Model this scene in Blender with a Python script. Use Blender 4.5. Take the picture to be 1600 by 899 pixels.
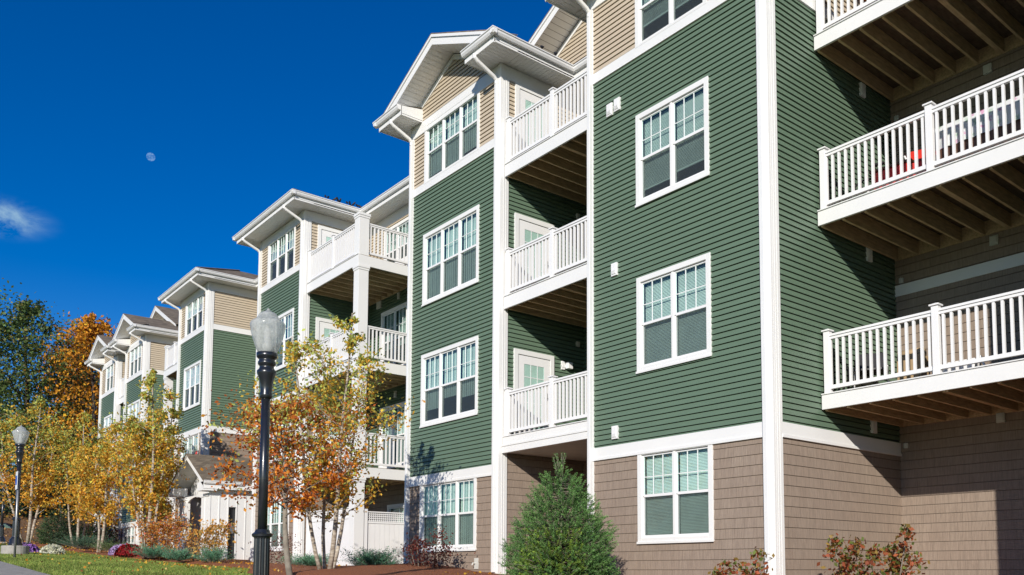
import bpy, math, random
import numpy as np
from mathutils import Vector, Matrix
R = math.radians
for o in list(bpy.data.objects): bpy.data.objects.remove(o)
S = bpy.context.scene
COL = S.collection

# ---------------------------------------------------------------- camera
TH, PITCH, ROLL = R(40.729), R(4.40346), R(-0.0108837)
F, CX, CY = 1364.777, 902.72, 785.75
d = Vector((-math.cos(TH)*math.cos(PITCH), math.sin(TH)*math.cos(PITCH), math.sin(PITCH)))
rt = Vector((math.sin(TH), math.cos(TH), 0)); up = rt.cross(d)
rt, up = math.cos(ROLL)*rt+math.sin(ROLL)*up, -math.sin(ROLL)*rt+math.cos(ROLL)*up
cd = bpy.data.cameras.new('camera'); cam = bpy.data.objects.new('camera', cd); COL.objects.link(cam)
m = Matrix.Identity(4)
for i in range(3): m[i][0] = rt[i]; m[i][1] = up[i]; m[i][2] = -d[i]
cam.matrix_world = m
cd.sensor_width = 36; cd.lens = 36*F/1600
cd.shift_x = (800-CX)/1600; cd.shift_y = (CY-449.5)/1600
cd.clip_start = .1; cd.clip_end = 9000
S.camera = cam

# ---------------------------------------------------------------- light, sky, exposure
SUN = Vector((.85, -1, .52)).normalized()
el = math.asin(SUN.z); az = math.atan2(SUN.x, SUN.y)
w = bpy.data.worlds.new('World'); S.world = w; w.use_nodes = True
nt = w.node_tree; nt.nodes.clear()
out = nt.nodes.new('ShaderNodeOutputWorld'); bg = nt.nodes.new('ShaderNodeBackground')
sky = nt.nodes.new('ShaderNodeTexSky'); sky.sky_type = 'NISHITA'; sky.sun_disc = False
sky.sun_elevation = el; sky.sun_rotation = az; sky.altitude = 800
sky.air_density = 1.0; sky.dust_density = .15; sky.ozone_density = 3.0
hs = nt.nodes.new('ShaderNodeHueSaturation'); hs.inputs['Saturation'].default_value = 1.46; hs.inputs['Hue'].default_value = .516; hs.inputs['Value'].default_value = 1.38
nt.links.new(sky.outputs[0], hs.inputs['Color'])
# thin wisp of high cloud low in the west
tc = nt.nodes.new('ShaderNodeTexCoord')
def vmath(op, a, b=None):
    n = nt.nodes.new('ShaderNodeVectorMath'); n.operation = op
    nt.links.new(a, n.inputs[0])
    if b is not None:
        if isinstance(b, (tuple, Vector)): n.inputs[1].default_value = b
        else: nt.links.new(b, n.inputs[1])
    return n
cdir = Vector((-1.172, .128, .404)).normalized()
sq = vmath('MULTIPLY', tc.outputs['Generated'], (1, 1, 2.6))
dist = vmath('DISTANCE', sq.outputs[0], (cdir.x, cdir.y, cdir.z*2.6))
mr = nt.nodes.new('ShaderNodeMapRange'); mr.inputs[1].default_value = .062; mr.inputs[2].default_value = .0; mr.interpolation_type = 'SMOOTHERSTEP'
nt.links.new(dist.outputs['Value'], mr.inputs[0])
sc = vmath('MULTIPLY', tc.outputs['Generated'], (14, 14, 34))
nz = nt.nodes.new('ShaderNodeTexNoise'); nz.inputs['Scale'].default_value = 1.3; nz.inputs['Detail'].default_value = 8
nz.inputs['Roughness'].default_value = .62; nz.inputs['Distortion'].default_value = .6
nt.links.new(sc.outputs[0], nz.inputs['Vector'])
mr2 = nt.nodes.new('ShaderNodeMapRange'); mr2.inputs[1].default_value = .40; mr2.inputs[2].default_value = .66
nt.links.new(nz.outputs[0], mr2.inputs[0])
mu = nt.nodes.new('ShaderNodeMath'); mu.operation = 'MULTIPLY'
nt.links.new(mr.outputs[0], mu.inputs[0]); nt.links.new(mr2.outputs[0], mu.inputs[1])
mixc = nt.nodes.new('ShaderNodeMix'); mixc.data_type = 'RGBA'
nt.links.new(mu.outputs[0], mixc.inputs[0]); nt.links.new(hs.outputs[0], mixc.inputs[6])
mixc.inputs[7].default_value = (4.2, 6.6, 8.6, 1)
nt.links.new(mixc.outputs[2], bg.inputs[0]); bg.inputs[1].default_value = .076
nt.links.new(bg.outputs[0], out.inputs[0])

ld = bpy.data.lights.new('sun', 'SUN'); ld.energy = 4.6; ld.angle = R(.53); ld.color = (1, .93, .84)
sun = bpy.data.objects.new('sun', ld); COL.objects.link(sun); sun.location = (20, -30, 40)
sun.rotation_euler = SUN.to_track_quat('Z', 'Y').to_euler()
S.view_settings.view_transform = 'Standard'; S.view_settings.look = 'None'
S.view_settings.exposure = .12; S.view_settings.gamma = 1
S.view_settings.use_curve_mapping = False
S.render.engine = 'CYCLES'
S.cycles.max_bounces = 8; S.cycles.diffuse_bounces = 2; S.cycles.transparent_max_bounces = 24

# ---------------------------------------------------------------- materials
MAT = {}
def mat(name, col, rough=.6, var=None, scale=3, bump=0, bscale=60, spec=.5, coat=0, stretch=(1, 1, 1), dirt=0):
    m = bpy.data.materials.new(name); m.use_nodes = True; n = m.node_tree; b = n.nodes['Principled BSDF']
    b.inputs['Roughness'].default_value = rough; b.inputs['Specular IOR Level'].default_value = spec
    b.inputs['Coat Weight'].default_value = coat
    co = n.nodes.new('ShaderNodeTexCoord'); mp = n.nodes.new('ShaderNodeMapping'); mp.inputs['Scale'].default_value = stretch
    n.links.new(co.outputs['Object'], mp.inputs[0])
    nz = n.nodes.new('ShaderNodeTexNoise'); nz.inputs['Scale'].default_value = scale; nz.inputs['Detail'].default_value = 6
    n.links.new(mp.outputs[0], nz.inputs['Vector'])
    rp = n.nodes.new('ShaderNodeValToRGB')
    c2 = var if var else tuple(c*.86 for c in col)
    rp.color_ramp.elements[0].position = .32; rp.color_ramp.elements[0].color = (*c2, 1)
    rp.color_ramp.elements[1].position = .68; rp.color_ramp.elements[1].color = (*col, 1)
    n.links.new(nz.outputs[0], rp.inputs[0]); n.links.new(rp.outputs[0], b.inputs['Base Color'])
    if bump:
        nb = n.nodes.new('ShaderNodeTexNoise'); nb.inputs['Scale'].default_value = bscale; nb.inputs['Detail'].default_value = 4
        n.links.new(mp.outputs[0], nb.inputs['Vector'])
        bp = n.nodes.new('ShaderNodeBump'); bp.inputs['Strength'].default_value = bump; bp.inputs['Distance'].default_value = .02
        n.links.new(nb.outputs[0], bp.inputs['Height']); n.links.new(bp.outputs[0], b.inputs['Normal'])
    MAT[name] = m
    return m
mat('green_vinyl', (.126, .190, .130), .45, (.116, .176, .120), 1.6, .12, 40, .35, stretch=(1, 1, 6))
mat('shaded_green_vinyl', (.10, .158, .10), .5, None, 1.6)  # same green siding, recess shade put into its colour
mat('tan_vinyl', (.54, .46, .345), .5, (.50, .425, .32), 1.6, .1, 40, .35, stretch=(1, 1, 6))
mat('white_trim', (.80, .80, .78), .42, (.76, .765, .75), 1.2, .05, 30, .4)
mat('white_metal', (.80, .80, .79), .3, (.74, .75, .74), 2.5, 0, 30, .5)
mat('white_vinyl', (.82, .82, .81), .35, (.79, .79, .785), 2)
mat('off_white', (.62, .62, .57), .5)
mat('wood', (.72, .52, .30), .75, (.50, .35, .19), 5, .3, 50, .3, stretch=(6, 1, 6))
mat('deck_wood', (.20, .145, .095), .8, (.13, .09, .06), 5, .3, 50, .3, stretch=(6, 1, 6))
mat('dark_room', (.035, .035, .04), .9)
mat('blind_white', (.78, .80, .76), .6)
mat('curtain', (.72, .74, .70), .8)
mat('concrete', (.40, .38, .34), .85, (.30, .285, .25), 6, .4, 80)
mat('beige_base', (.45, .40, .30), .85, (.36, .31, .23), 6, .3, 80)
mat('asphalt', (.055, .055, .058), .9, (.04, .04, .042), 20, .5, 200)
mat('black_paint', (.012, .014, .018), .28, (.016, .018, .022), 10, .05, 60, .6, .3)
mat('steel', (.32, .33, .34), .4); MAT['steel'].node_tree.nodes['Principled BSDF'].inputs['Metallic'].default_value = .7
mat('birch_bark', (.55, .49, .40), .8, (.18, .13, .09), 9, .5, 60, stretch=(1, 1, 3))
mat('grey_bark', (.27, .24, .19), .85, (.16, .135, .105), 8, .5, 60)
mat('dark_bark', (.055, .045, .035), .9, (.03, .024, .02), 8, .5, 60)
mat('red_plastic', (.62, .035, .02), .4); mat('brown_wood', (.13, .06, .035), .5, (.08, .035, .02), 8)
mat('cardboard', (.46, .33, .18), .8, (.38, .27, .15)); mat('dark_plastic', (.02, .02, .022), .5)
mat('orange_plastic', (.75, .20, .04), .45); mat('cord', (.5, .45, .35), .8)
mat('bird_black', (.012, .012, .014), .6)
mat('car_paint', (.008, .009, .012), .22, None, 3, 0, 30, .6, .6)
mat('tyre', (.02, .02, .02), .9)
mat('sign_blue', (.03, .12, .5), .5); mat('sign_white', (.75, .76, .76), .4); mat('sign_green', (.10, .33, .22), .5)
mat('mulch', (.42, .145, .05), .95, (.13, .04, .016), 38, 1, 90)
mat('leaf_litter', (.26, .135, .05), .95, (.115, .062, .026), 4, 1, 14)
mat('rose_shingle', (.2, .2, .2), .9)

def shingle_mat(name, c1, c2, bw, rh, axis):
    """wall shakes / roof shingles: brick layout gives every piece its own tone; axis = object axis running along the course"""
    m = bpy.data.materials.new(name); m.use_nodes = True; n = m.node_tree; b = n.nodes['Principled BSDF']
    b.inputs['Roughness'].default_value = .8; b.inputs['Specular IOR Level'].default_value = .25
    co = n.nodes.new('ShaderNodeTexCoord'); sp = n.nodes.new('ShaderNodeSeparateXYZ'); n.links.new(co.outputs['Object'], sp.inputs[0])
    cb = n.nodes.new('ShaderNodeCombineXYZ')
    ad = n.nodes.new('ShaderNodeMath'); ad.operation = 'ADD'; n.links.new(sp.outputs[0], ad.inputs[0]); n.links.new(sp.outputs[1], ad.inputs[1])
    n.links.new({'x': sp.outputs[0], 'y': sp.outputs[1], 'xy': ad.outputs[0]}[axis], cb.inputs[0])
    n.links.new(sp.outputs[2], cb.inputs[1])
    br = n.nodes.new('ShaderNodeTexBrick'); br.inputs['Scale'].default_value = 1
    br.inputs['Brick Width'].default_value = bw; br.inputs['Row Height'].default_value = rh
    br.inputs['Mortar Size'].default_value = .0022; br.inputs['Mortar Smooth'].default_value = .3
    br.inputs['Color1'].default_value = (*c1, 1); br.inputs['Color2'].default_value = (*c2, 1)
    br.inputs['Mortar'].default_value = (*(c*.62 for c in c2), 1)
    br.offset = .37; br.squash = .8; br.squash_frequency = 3
    n.links.new(cb.outputs[0], br.inputs['Vector'])
    mp = n.nodes.new('ShaderNodeMapping'); mp.inputs['Scale'].default_value = (40, 40, 2.5)
    n.links.new(co.outputs['Object'], mp.inputs[0])
    nz = n.nodes.new('ShaderNodeTexNoise'); nz.inputs['Scale'].default_value = 1.4; nz.inputs['Detail'].default_value = 5
    n.links.new(mp.outputs[0], nz.inputs['Vector'])
    mx = n.nodes.new('ShaderNodeMix'); mx.data_type = 'RGBA'; mx.blend_type = 'MULTIPLY'; mx.inputs[0].default_value = .55
    rp = n.nodes.new('ShaderNodeValToRGB'); rp.color_ramp.elements[0].position = .3; rp.color_ramp.elements[0].color = (.6, .6, .6, 1)
    rp.color_ramp.elements[1].position = .7; rp.color_ramp.elements[1].color = (1.1, 1.1, 1.1, 1)
    n.links.new(nz.outputs[0], rp.inputs[0]); n.links.new(br.outputs[0], mx.inputs[6]); n.links.new(rp.outputs[0], mx.inputs[7])
    n.links.new(mx.outputs[2], b.inputs['Base Color'])
    bp = n.nodes.new('ShaderNodeBump'); bp.inputs['Strength'].default_value = .35; bp.inputs['Distance'].default_value = .008
    n.links.new(nz.outputs[0], bp.inputs['Height']); n.links.new(bp.outputs[0], b.inputs['Normal'])
    MAT[name] = m
shingle_mat('wall_shingle', (.315, .25, .197), (.298, .233, .183), .23, .161, 'xy')
shingle_mat('roof_shingle', (.25, .205, .15), (.15, .122, .09), .22, .075, 'xy')
del MAT['rose_shingle']

def glass_mat():
    m = bpy.data.materials.new('window_glass'); m.use_nodes = True; n = m.node_tree; n.nodes.clear()
    o = n.nodes.new('ShaderNodeOutputMaterial'); t = n.nodes.new('ShaderNodeBsdfTransparent'); g = n.nodes.new('ShaderNodeBsdfGlossy')
    t.inputs[0].default_value = (.80, .96, .92, 1); g.inputs['Roughness'].default_value = .015; g.inputs[0].default_value = (.80, 1, 1, 1)
    fr = n.nodes.new('ShaderNodeLayerWeight'); fr.inputs[0].default_value = .5
    pw = n.nodes.new('ShaderNodeMath'); pw.operation = 'POWER'; pw.inputs[1].default_value = 3.2; n.links.new(fr.outputs['Facing'], pw.inputs[0])
    mr_ = n.nodes.new('ShaderNodeMapRange'); mr_.inputs[3].default_value = .10; mr_.inputs[4].default_value = 1.0; n.links.new(pw.outputs[0], mr_.inputs[0])
    mx = n.nodes.new('ShaderNodeMixShader')
    n.links.new(mr_.outputs[0], mx.inputs[0]); n.links.new(t.outputs[0], mx.inputs[1]); n.links.new(g.outputs[0], mx.inputs[2]); n.links.new(mx.outputs[0], o.inputs[0])
    MAT['glass'] = m
    m = bpy.data.materials.new('insect_screen'); m.use_nodes = True; n = m.node_tree; n.nodes.clear()
    o = n.nodes.new('ShaderNodeOutputMaterial'); t = n.nodes.new('ShaderNodeBsdfTransparent'); g = n.nodes.new('ShaderNodeBsdfDiffuse')
    g.inputs[0].default_value = (.07, .082, .078, 1)
    mx = n.nodes.new('ShaderNodeMixShader'); mx.inputs[0].default_value = .44
    n.links.new(t.outputs[0], mx.inputs[1]); n.links.new(g.outputs[0], mx.inputs[2]); n.links.new(mx.outputs[0], o.inputs[0])
    MAT['screen'] = m
    m = bpy.data.materials.new('frosted_globe'); m.use_nodes = True; n = m.node_tree; b = n.nodes['Principled BSDF']
    b.inputs['Base Color'].default_value = (.70, .73, .71, 1); b.inputs['Roughness'].default_value = .18; b.inputs['Coat Weight'].default_value = .5
    o = n.nodes['Material Output']; t = n.nodes.new('ShaderNodeBsdfTransparent'); t.inputs[0].default_value = (.86, .88, .86, 1)
    tl = n.nodes.new('ShaderNodeBsdfTranslucent'); tl.inputs[0].default_value = (.8, .82, .8, 1)
    a1 = n.nodes.new('ShaderNodeMixShader'); a1.inputs[0].default_value = .45; n.links.new(b.outputs[0], a1.inputs[1]); n.links.new(tl.outputs[0], a1.inputs[2])
    nz = n.nodes.new('ShaderNodeTexNoise'); nz.inputs['Scale'].default_value = 26; nz.inputs['Detail'].default_value = 5
    tcn = n.nodes.new('ShaderNodeTexCoord'); n.links.new(tcn.outputs['Object'], nz.inputs['Vector'])
    rm = n.nodes.new('ShaderNodeMapRange'); rm.inputs[1].default_value = .35; rm.inputs[2].default_value = .7; rm.inputs[3].default_value = .22; rm.inputs[4].default_value = .55
    n.links.new(nz.outputs[0], rm.inputs[0])
    a2 = n.nodes.new('ShaderNodeMixShader'); n.links.new(rm.outputs[0], a2.inputs[0]); n.links.new(a1.outputs[0], a2.inputs[1]); n.links.new(t.outputs[0], a2.inputs[2])
    bp = n.nodes.new('ShaderNodeBump'); bp.inputs['Strength'].default_value = .15; bp.inputs['Distance'].default_value = .004
    n.links.new(nz.outputs[0], bp.inputs['Height']); n.links.new(bp.outputs[0], b.inputs['Normal'])
    n.links.new(a2.outputs[0], o.inputs[0]); MAT['globe'] = m
glass_mat()
def leaf_mat(name, trans=.4, rough=.55):
    m = bpy.data.materials.new(name); m.use_nodes = True; n = m.node_tree; b = n.nodes['Principled BSDF']
    at = n.nodes.new('ShaderNodeAttribute'); at.attribute_name = 'leafcol'
    b.inputs['Roughness'].default_value = rough; b.inputs['Specular IOR Level'].default_value = .3
    n.links.new(at.outputs['Color'], b.inputs['Base Color'])
    tl = n.nodes.new('ShaderNodeBsdfTranslucent'); n.links.new(at.outputs['Color'], tl.inputs[0])
    mx = n.nodes.new('ShaderNodeMixShader'); mx.inputs[0].default_value = trans
    n.links.new(b.outputs[0], mx.inputs[1]); n.links.new(tl.outputs[0], mx.inputs[2]); n.links.new(mx.outputs[0], n.nodes['Material Output'].inputs[0])
    MAT[name] = m
leaf_mat('leaf', .38); leaf_mat('needle', .15, .6); leaf_mat('petal', .3, .7); leaf_mat('grassblade', .3, .6)

def floral_mat():
    m = bpy.data.materials.new('floral_cloth'); m.use_nodes = True; n = m.node_tree; b = n.nodes['Principled BSDF']
    vo = n.nodes.new('ShaderNodeTexNoise'); vo.inputs['Scale'].default_value = 9; vo.inputs['Detail'].default_value = 2
    co = n.nodes.new('ShaderNodeTexCoord'); n.links.new(co.outputs['Object'], vo.inputs['Vector'])
    rp = n.nodes.new('ShaderNodeValToRGB'); e = rp.color_ramp.elements
    e[0].position = .3; e[0].color = (.30, .45, .33, 1); e[1].position = .75; e[1].color = (.65, .12, .3, 1)
    for p, c in ((.42, (.68, .72, .70, 1)), (.6, (.70, .70, .74, 1)), (.66, (.62, .35, .5, 1))):
        q = e.new(p); q.color = c
    n.links.new(vo.outputs[0], rp.inputs[0]); n.links.new(rp.outputs[0], b.inputs['Base Color']); b.inputs['Roughness'].default_value = .9
    MAT['floral'] = m
floral_mat()

# ---------------------------------------------------------------- builders
class MB:
    def __init__(s): s.v = []; s.f = []
    def quad(s, *p):
        i = len(s.v); s.v += [tuple(q) for q in p]; s.f.append(tuple(range(i, i+len(p)))); return s
    def box(s, x0, x1, y0, y1, z0, z1):
        x0, x1 = sorted((x0, x1)); y0, y1 = sorted((y0, y1)); z0, z1 = sorted((z0, z1)); i = len(s.v)
        s.v += [(x0, y0, z0), (x1, y0, z0), (x1, y1, z0), (x0, y1, z0), (x0, y0, z1), (x1, y0, z1), (x1, y1, z1), (x0, y1, z1)]
        s.f += [(i, i+3, i+2, i+1), (i+4, i+5, i+6, i+7), (i, i+1, i+5, i+4), (i+1, i+2, i+6, i+5), (i+2, i+3, i+7, i+6), (i+3, i, i+4, i+7)]
        return s
    def prism(s, prof, a, b):
        """prof: closed list of 3D points at a; swept by vector b-a"""
        n = len(prof); i = len(s.v); dv = Vector(b)-Vector(a)
        s.v += [tuple(Vector(p)) for p in prof] + [tuple(Vector(p)+dv) for p in prof]
        s.f += [tuple(i+k for k in range(n))[::-1], tuple(i+n+k for k in range(n))]
        for k in range(n): s.f.append((i+k, i+(k+1) % n, i+n+(k+1) % n, i+n+k))
        return s
    def tube(s, pts, rad, n=8, cap=True):
        pts = [Vector(p) for p in pts]; rr = rad if hasattr(rad, '__len__') else [rad]*len(pts); i0 = len(s.v)
        prev = None
        for k, p in enumerate(pts):
            t = (pts[min(k+1, len(pts)-1)]-pts[max(k-1, 0)])
            if t.length < 1e-9: t = Vector((0, 0, 1))
            t.normalize()
            a = prev if prev is not None else (Vector((1, 0, 0)) if abs(t.x) < .9 else Vector((0, 1, 0)))
            a = (a - t*a.dot(t)).normalized(); b = t.cross(a); prev = a
            for j in range(n):
                q = 2*math.pi*j/n; s.v.append(tuple(p+(a*math.cos(q)+b*math.sin(q))*rr[k]))
        for k in range(len(pts)-1):
            for j in range(n):
                s.f.append((i0+k*n+j, i0+k*n+(j+1) % n, i0+(k+1)*n+(j+1) % n, i0+(k+1)*n+j))
        if cap:
            s.f.append(tuple(i0+j for j in range(n))[::-1]); s.f.append(tuple(i0+(len(pts)-1)*n+j for j in range(n)))
        return s
    def lathe(s, prof, n=24, c=(0, 0, 0), flute=None):
        i0 = len(s.v)
        for r, z in prof:
            for j in range(n):
                q = 2*math.pi*j/n; rr = r
                if flute and flute[0] <= z <= flute[1]: rr = r*(1-.09*(1 if j % 3 == 0 else 0))
                s.v.append((c[0]+rr*math.cos(q), c[1]+rr*math.sin(q), c[2]+z))
        for k in range(len(prof)-1):
            for j in range(n):
                s.f.append((i0+k*n+j, i0+k*n+(j+1) % n, i0+(k+1)*n+(j+1) % n, i0+(k+1)*n+j))
        s.f.append(tuple(i0+j for j in range(n))[::-1]); s.f.append(tuple(i0+(len(prof)-1)*n+j for j in range(n)))
        return s
    def build(s, name, m, parent=None, smooth=False, bevel=0):
        me = bpy.data.meshes.new(name); me.from_pydata(s.v, [], s.f); me.update()
        o = bpy.data.objects.new(name, me); COL.objects.link(o)
        me.materials.append(MAT[m] if isinstance(m, str) else m)
        if smooth:
            me.polygons.foreach_set('use_smooth', [True]*len(me.polygons))
        if bevel:
            b = o.modifiers.new('bevel', 'BEVEL'); b.width = bevel; b.segments = 2; b.limit_method = 'ANGLE'
        if parent is not None:
            o.parent = parent
            # mesh coordinates are written in world space: undo the parents' offsets
            if s_world.get(parent.name): o.location = -s_world[parent.name]; s_world[o.name] = Vector((0, 0, 0))
        return o
s_world = {}
def thing(name, label, cat, loc=(0, 0, 0), rz=0, group=None, world=False):
    o = bpy.data.objects.new(name, None); COL.objects.link(o); o.location = loc; o.rotation_euler = (0, 0, rz)
    o.empty_display_size = .3; o['label'] = label; o['category'] = cat
    if group: o['group'] = group
    if world: s_world[o.name] = Vector(loc)
    return o
def tag(o, label, cat, group=None):
    o['label'] = label; o['category'] = cat
    if group: o['group'] = group
    return o
def stt(o, kind='structure'): o['kind'] = kind; return o
def copy_tree(o, parent=None):
    c = o.copy(); COL.objects.link(c); c.parent = parent
    for ch in o.children: copy_tree(ch, c)
    return c

class Fr:
    """wall frame: u along the wall, z up, n outwards"""
    def __init__(s, ox, oy, U, N): s.o = Vector((ox, oy, 0)); s.U = Vector(U); s.N = Vector(N)
    def p(s, u, z, n=0): return s.o+s.U*u+s.N*n+Vector((0, 0, z))
    def box(s, mb, u0, u1, z0, z1, n0, n1):
        a = s.p(u0, z0, n0); b = s.p(u1, z1, n1); mb.box(a.x, b.x, a.y, b.y, a.z, b.z)
def front(y): return Fr(0, y, (1, 0, 0), (0, -1, 0))       # u = world X
def right(x): return Fr(x, 0, (0, 1, 0), (1, 0, 0))        # u = world Y, faces +X
def left(x): return Fr(x, 0, (0, 1, 0), (-1, 0, 0))

def siding(mb, fr, u0, u1, z0, z1, holes=(), exp=.0953, lip=.022, clip=None):
    """lapped courses with an undercut lip; clip(z) -> (u0,u1) for gables"""
    k0 = math.floor(z0/exp+1e-6); z = k0*exp
    while z < z1-1e-6:
        cuts = {max(z, z0), min(z+exp, z1)}
        for h in holes:
            for hz in (h[2], h[3]):
                if max(z, z0) < hz < min(z+exp, z1): cuts.add(hz)
        cuts = sorted(cuts)
        for a, b in zip(cuts, cuts[1:]):
            segs = [(u0, u1)]
            if clip:
                c = clip((a+b)/2)
                if c[1]-c[0] < .02: continue
                segs = [c]
            for h in holes:
                if h[2] < (a+b)/2 < h[3]:
                    ns = []
                    for p, q in segs:
                        if h[0] > p: ns.append((p, min(q, h[0])))
                        if h[1] < q: ns.append((max(p, h[1]), q))
                    segs = [x for x in ns if x[1]-x[0] > 1e-4]
            na = lip-(lip-.003)*(a-z)/exp; nb = lip-(lip-.003)*(b-z)/exp
            top = b >= z+exp-1e-6
            gap = .0145 if exp < .12 else .006
            for p, q in segs:
                lo = a+gap if a <= z+1e-6 else a
                mb.quad(fr.p(p, lo, na), fr.p(q, lo, na), fr.p(q, b, nb), fr.p(p, b, nb))
                if a <= z+1e-6:
                    mb.quad(fr.p(p, lo+.004, -.04), fr.p(q, lo+.004, -.04), fr.p(q, lo, na), fr.p(p, lo, na))
                    mb.quad(fr.p(p, a, -.04), fr.p(q, a, -.04), fr.p(q, lo+.004, -.04), fr.p(p, lo+.004, -.04))
                if top: mb.quad(fr.p(p, b, nb), fr.p(q, b, nb), fr.p(q, b-.002, -.04), fr.p(p, b-.002, -.04))
        z += exp

BLD = thing('apartment_building', 'long four storey building with green, tan and brown siding and white balconies', 'apartment building', (-27, 11, 0), world=True)
def P(mb, name, m, parent=BLD, **k): return mb.build(name, m, parent, **k)

SHX = .161
def window(fr, u0, u1, z0, z1, n, blind='slat', drop=1.0, cas=.095, top=True, bot=True, seed=0, label=None, divided=True):
    """outer casing size u0..u1, z0..z1; n double-hung units. returns the hole for the siding"""
    rnd = random.Random(seed)
    f = MB()
    t = cas if top else .05; bo = cas if bot else .05
    fr.box(f, u0, u0+cas, z0, z1, -.03, .034); fr.box(f, u1-cas, u1, z0, z1, -.03, .034)
    fr.box(f, u0+cas, u1-cas, z1-t, z1, -.03, .034); fr.box(f, u0+cas, u1-cas, z0, z0+bo, -.03, .034)
    if bot: fr.box(f, u0-.012, u1+.012, z0-.012, z0+.03, .034, .05)
    a, b = u0+cas, u1-cas; za, zb = z0+bo, z1-t; mul = .05; uw = (b-a-mul*(n-1))/n
    for k in range(1, n): fr.box(f, a+k*uw+(k-1)*mul, a+k*(uw+mul), za, zb, -.04, .018)
    win = P(f, 'window', 'white_trim', bevel=.004)
    if label: win['label'] = label
    zm = za+(zb-za)*.5
    sh, gl, sc, bl, rm = MB(), MB(), MB(), MB(), MB()
    for k in range(n):
        p = a+k*(uw+mul); q = p+uw; s = .032
        # upper sash
        for (x0, x1, y0, y1) in ((p, p+s, zm, zb), (q-s, q, zm, zb), (p+s, q-s, zb-s, zb), (p+s, q-s, zm-.018, zm+.028)):
            fr.box(sh, x0, x1, y0, y1, -.035, -.002)
        if divided:
            for j in (1, 2): x = p+s+(q-p-2*s)*j/3; fr.box(sh, x-.0065, x+.0065, zm+.028, zb-s, -.022, -.008)
            zz = zm+.028+(zb-s-zm-.028)*.46; fr.box(sh, p+s, q-s, zz-.0065, zz+.0065, -.021, -.009)
        # lower sash and screen frame
        for (x0, x1, y0, y1) in ((p, p+s, za, zm-.018), (q-s, q, za, zm-.018), (p+s, q-s, za, za+.045)):
            fr.box(sh, x0, x1, y0, y1, -.055, -.012)
        gl.quad(fr.p(p+s, zm, -.017), fr.p(q-s, zm, -.017), fr.p(q-s, zb-s, -.017), fr.p(p+s, zb-s, -.017))
        gl.quad(fr.p(p+s, za+.04, -.04), fr.p(q-s, za+.04, -.04), fr.p(q-s, zm, -.04), fr.p(p+s, zm, -.04))
        sc.quad(fr.p(p+s, za+.04, -.02), fr.p(q-s, za+.04, -.02), fr.p(q-s, zm, -.02), fr.p(p+s, zm, -.02))
        dr = drop if not isinstance(drop, (list, tuple)) else drop[k]
        zend = zb-(zb-za)*dr
        if blind == 'slat':
            z = zb-.02
            while z > zend:
                j = rnd.uniform(-.001, .001)
                bl.quad(fr.p(p+.02, z-.021, -.082+j), fr.p(q-.02, z-.021, -.082), fr.p(q-.02, z, -.092+j), fr.p(p+.02, z, -.092)); z -= .0245
            fr.box(bl, p+.02, q-.02, zend-.03, zend, -.10, -.078)
        elif blind == 'vertical':
            m = max(5, int((q-p)/.085)); st = (q-p-.04)/m
            for j in range(m):
                x = p+.02+st*j; t2 = rnd.uniform(.003, .011)
                bl.quad(fr.p(x, zend, -.085-t2), fr.p(x+st*1.0, zend, -.085), fr.p(x+st*1.0, zb, -.085), fr.p(x, zb, -.085-t2))
    # room recess behind the glass
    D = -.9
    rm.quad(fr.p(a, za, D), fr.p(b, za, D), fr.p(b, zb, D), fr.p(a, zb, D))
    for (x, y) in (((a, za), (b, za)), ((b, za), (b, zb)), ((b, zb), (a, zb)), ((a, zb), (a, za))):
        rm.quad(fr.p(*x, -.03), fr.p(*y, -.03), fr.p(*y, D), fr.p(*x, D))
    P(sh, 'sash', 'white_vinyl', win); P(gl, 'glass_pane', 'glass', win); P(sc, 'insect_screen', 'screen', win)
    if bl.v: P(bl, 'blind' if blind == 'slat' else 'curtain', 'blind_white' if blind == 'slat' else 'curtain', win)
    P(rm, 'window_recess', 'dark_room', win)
    return (u0+.05, u1-.05, z0+.04, z1-.04)

def door(fr, u0, u1, z0, z1, lite=True):
    f = MB(); c = .11
    fr.box(f, u0, u0+c, z0, z1, -.01, .05); fr.box(f, u1-c, u1, z0, z1, -.01, .05); fr.box(f, u0+c, u1-c, z1-c, z1, -.01, .05)
    dr = P(f, 'door', 'white_trim', bevel=.004)
    s = MB(); a, b = u0+c+.012, u1-c-.012; zt = z1-c-.012; ga, gb = a+.16, b-.16; gz0, gz1 = z0+.28, zt-.18
    fr.box(s, a, ga, z0, zt, -.01, .030); fr.box(s, gb, b, z0, zt, -.01, .030)
    fr.box(s, ga, gb, gz1, zt, -.01, .030); fr.box(s, ga, gb, z0, gz0, -.01, .030)
    for j in (1, 2): x = ga+(gb-ga)*j/3; fr.box(s, x-.008, x+.008, gz0, gz1, .023, .029)
    for j in range(1, 5): z = gz0+(gz1-gz0)*j/5; fr.box(s, ga, gb, z-.008, z+.008, .0235, .0285)
    P(s, 'door_leaf', 'white_vinyl', dr)
    g = MB().quad(fr.p(ga, gz0, .0265), fr.p(gb, gz0, .0265), fr.p(gb, gz1, .0265), fr.p(ga, gz1, .0265)); P(g, 'glass_pane', 'glass', dr)
    k = MB().quad(fr.p(ga, gz0, .022), fr.p(gb, gz0, .022), fr.p(gb, gz1, .022), fr.p(ga, gz1, .022)); P(k, 'curtain', 'curtain', dr)
    h = MB(); fr.box(h, b-.09, b-.05, z0+.95, z0+1.12, .014, .03); fr.box(h, b-.15, b-.05, z0+1.0, z0+1.02, .03, .06); P(h, 'handle', 'steel', dr)

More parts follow.
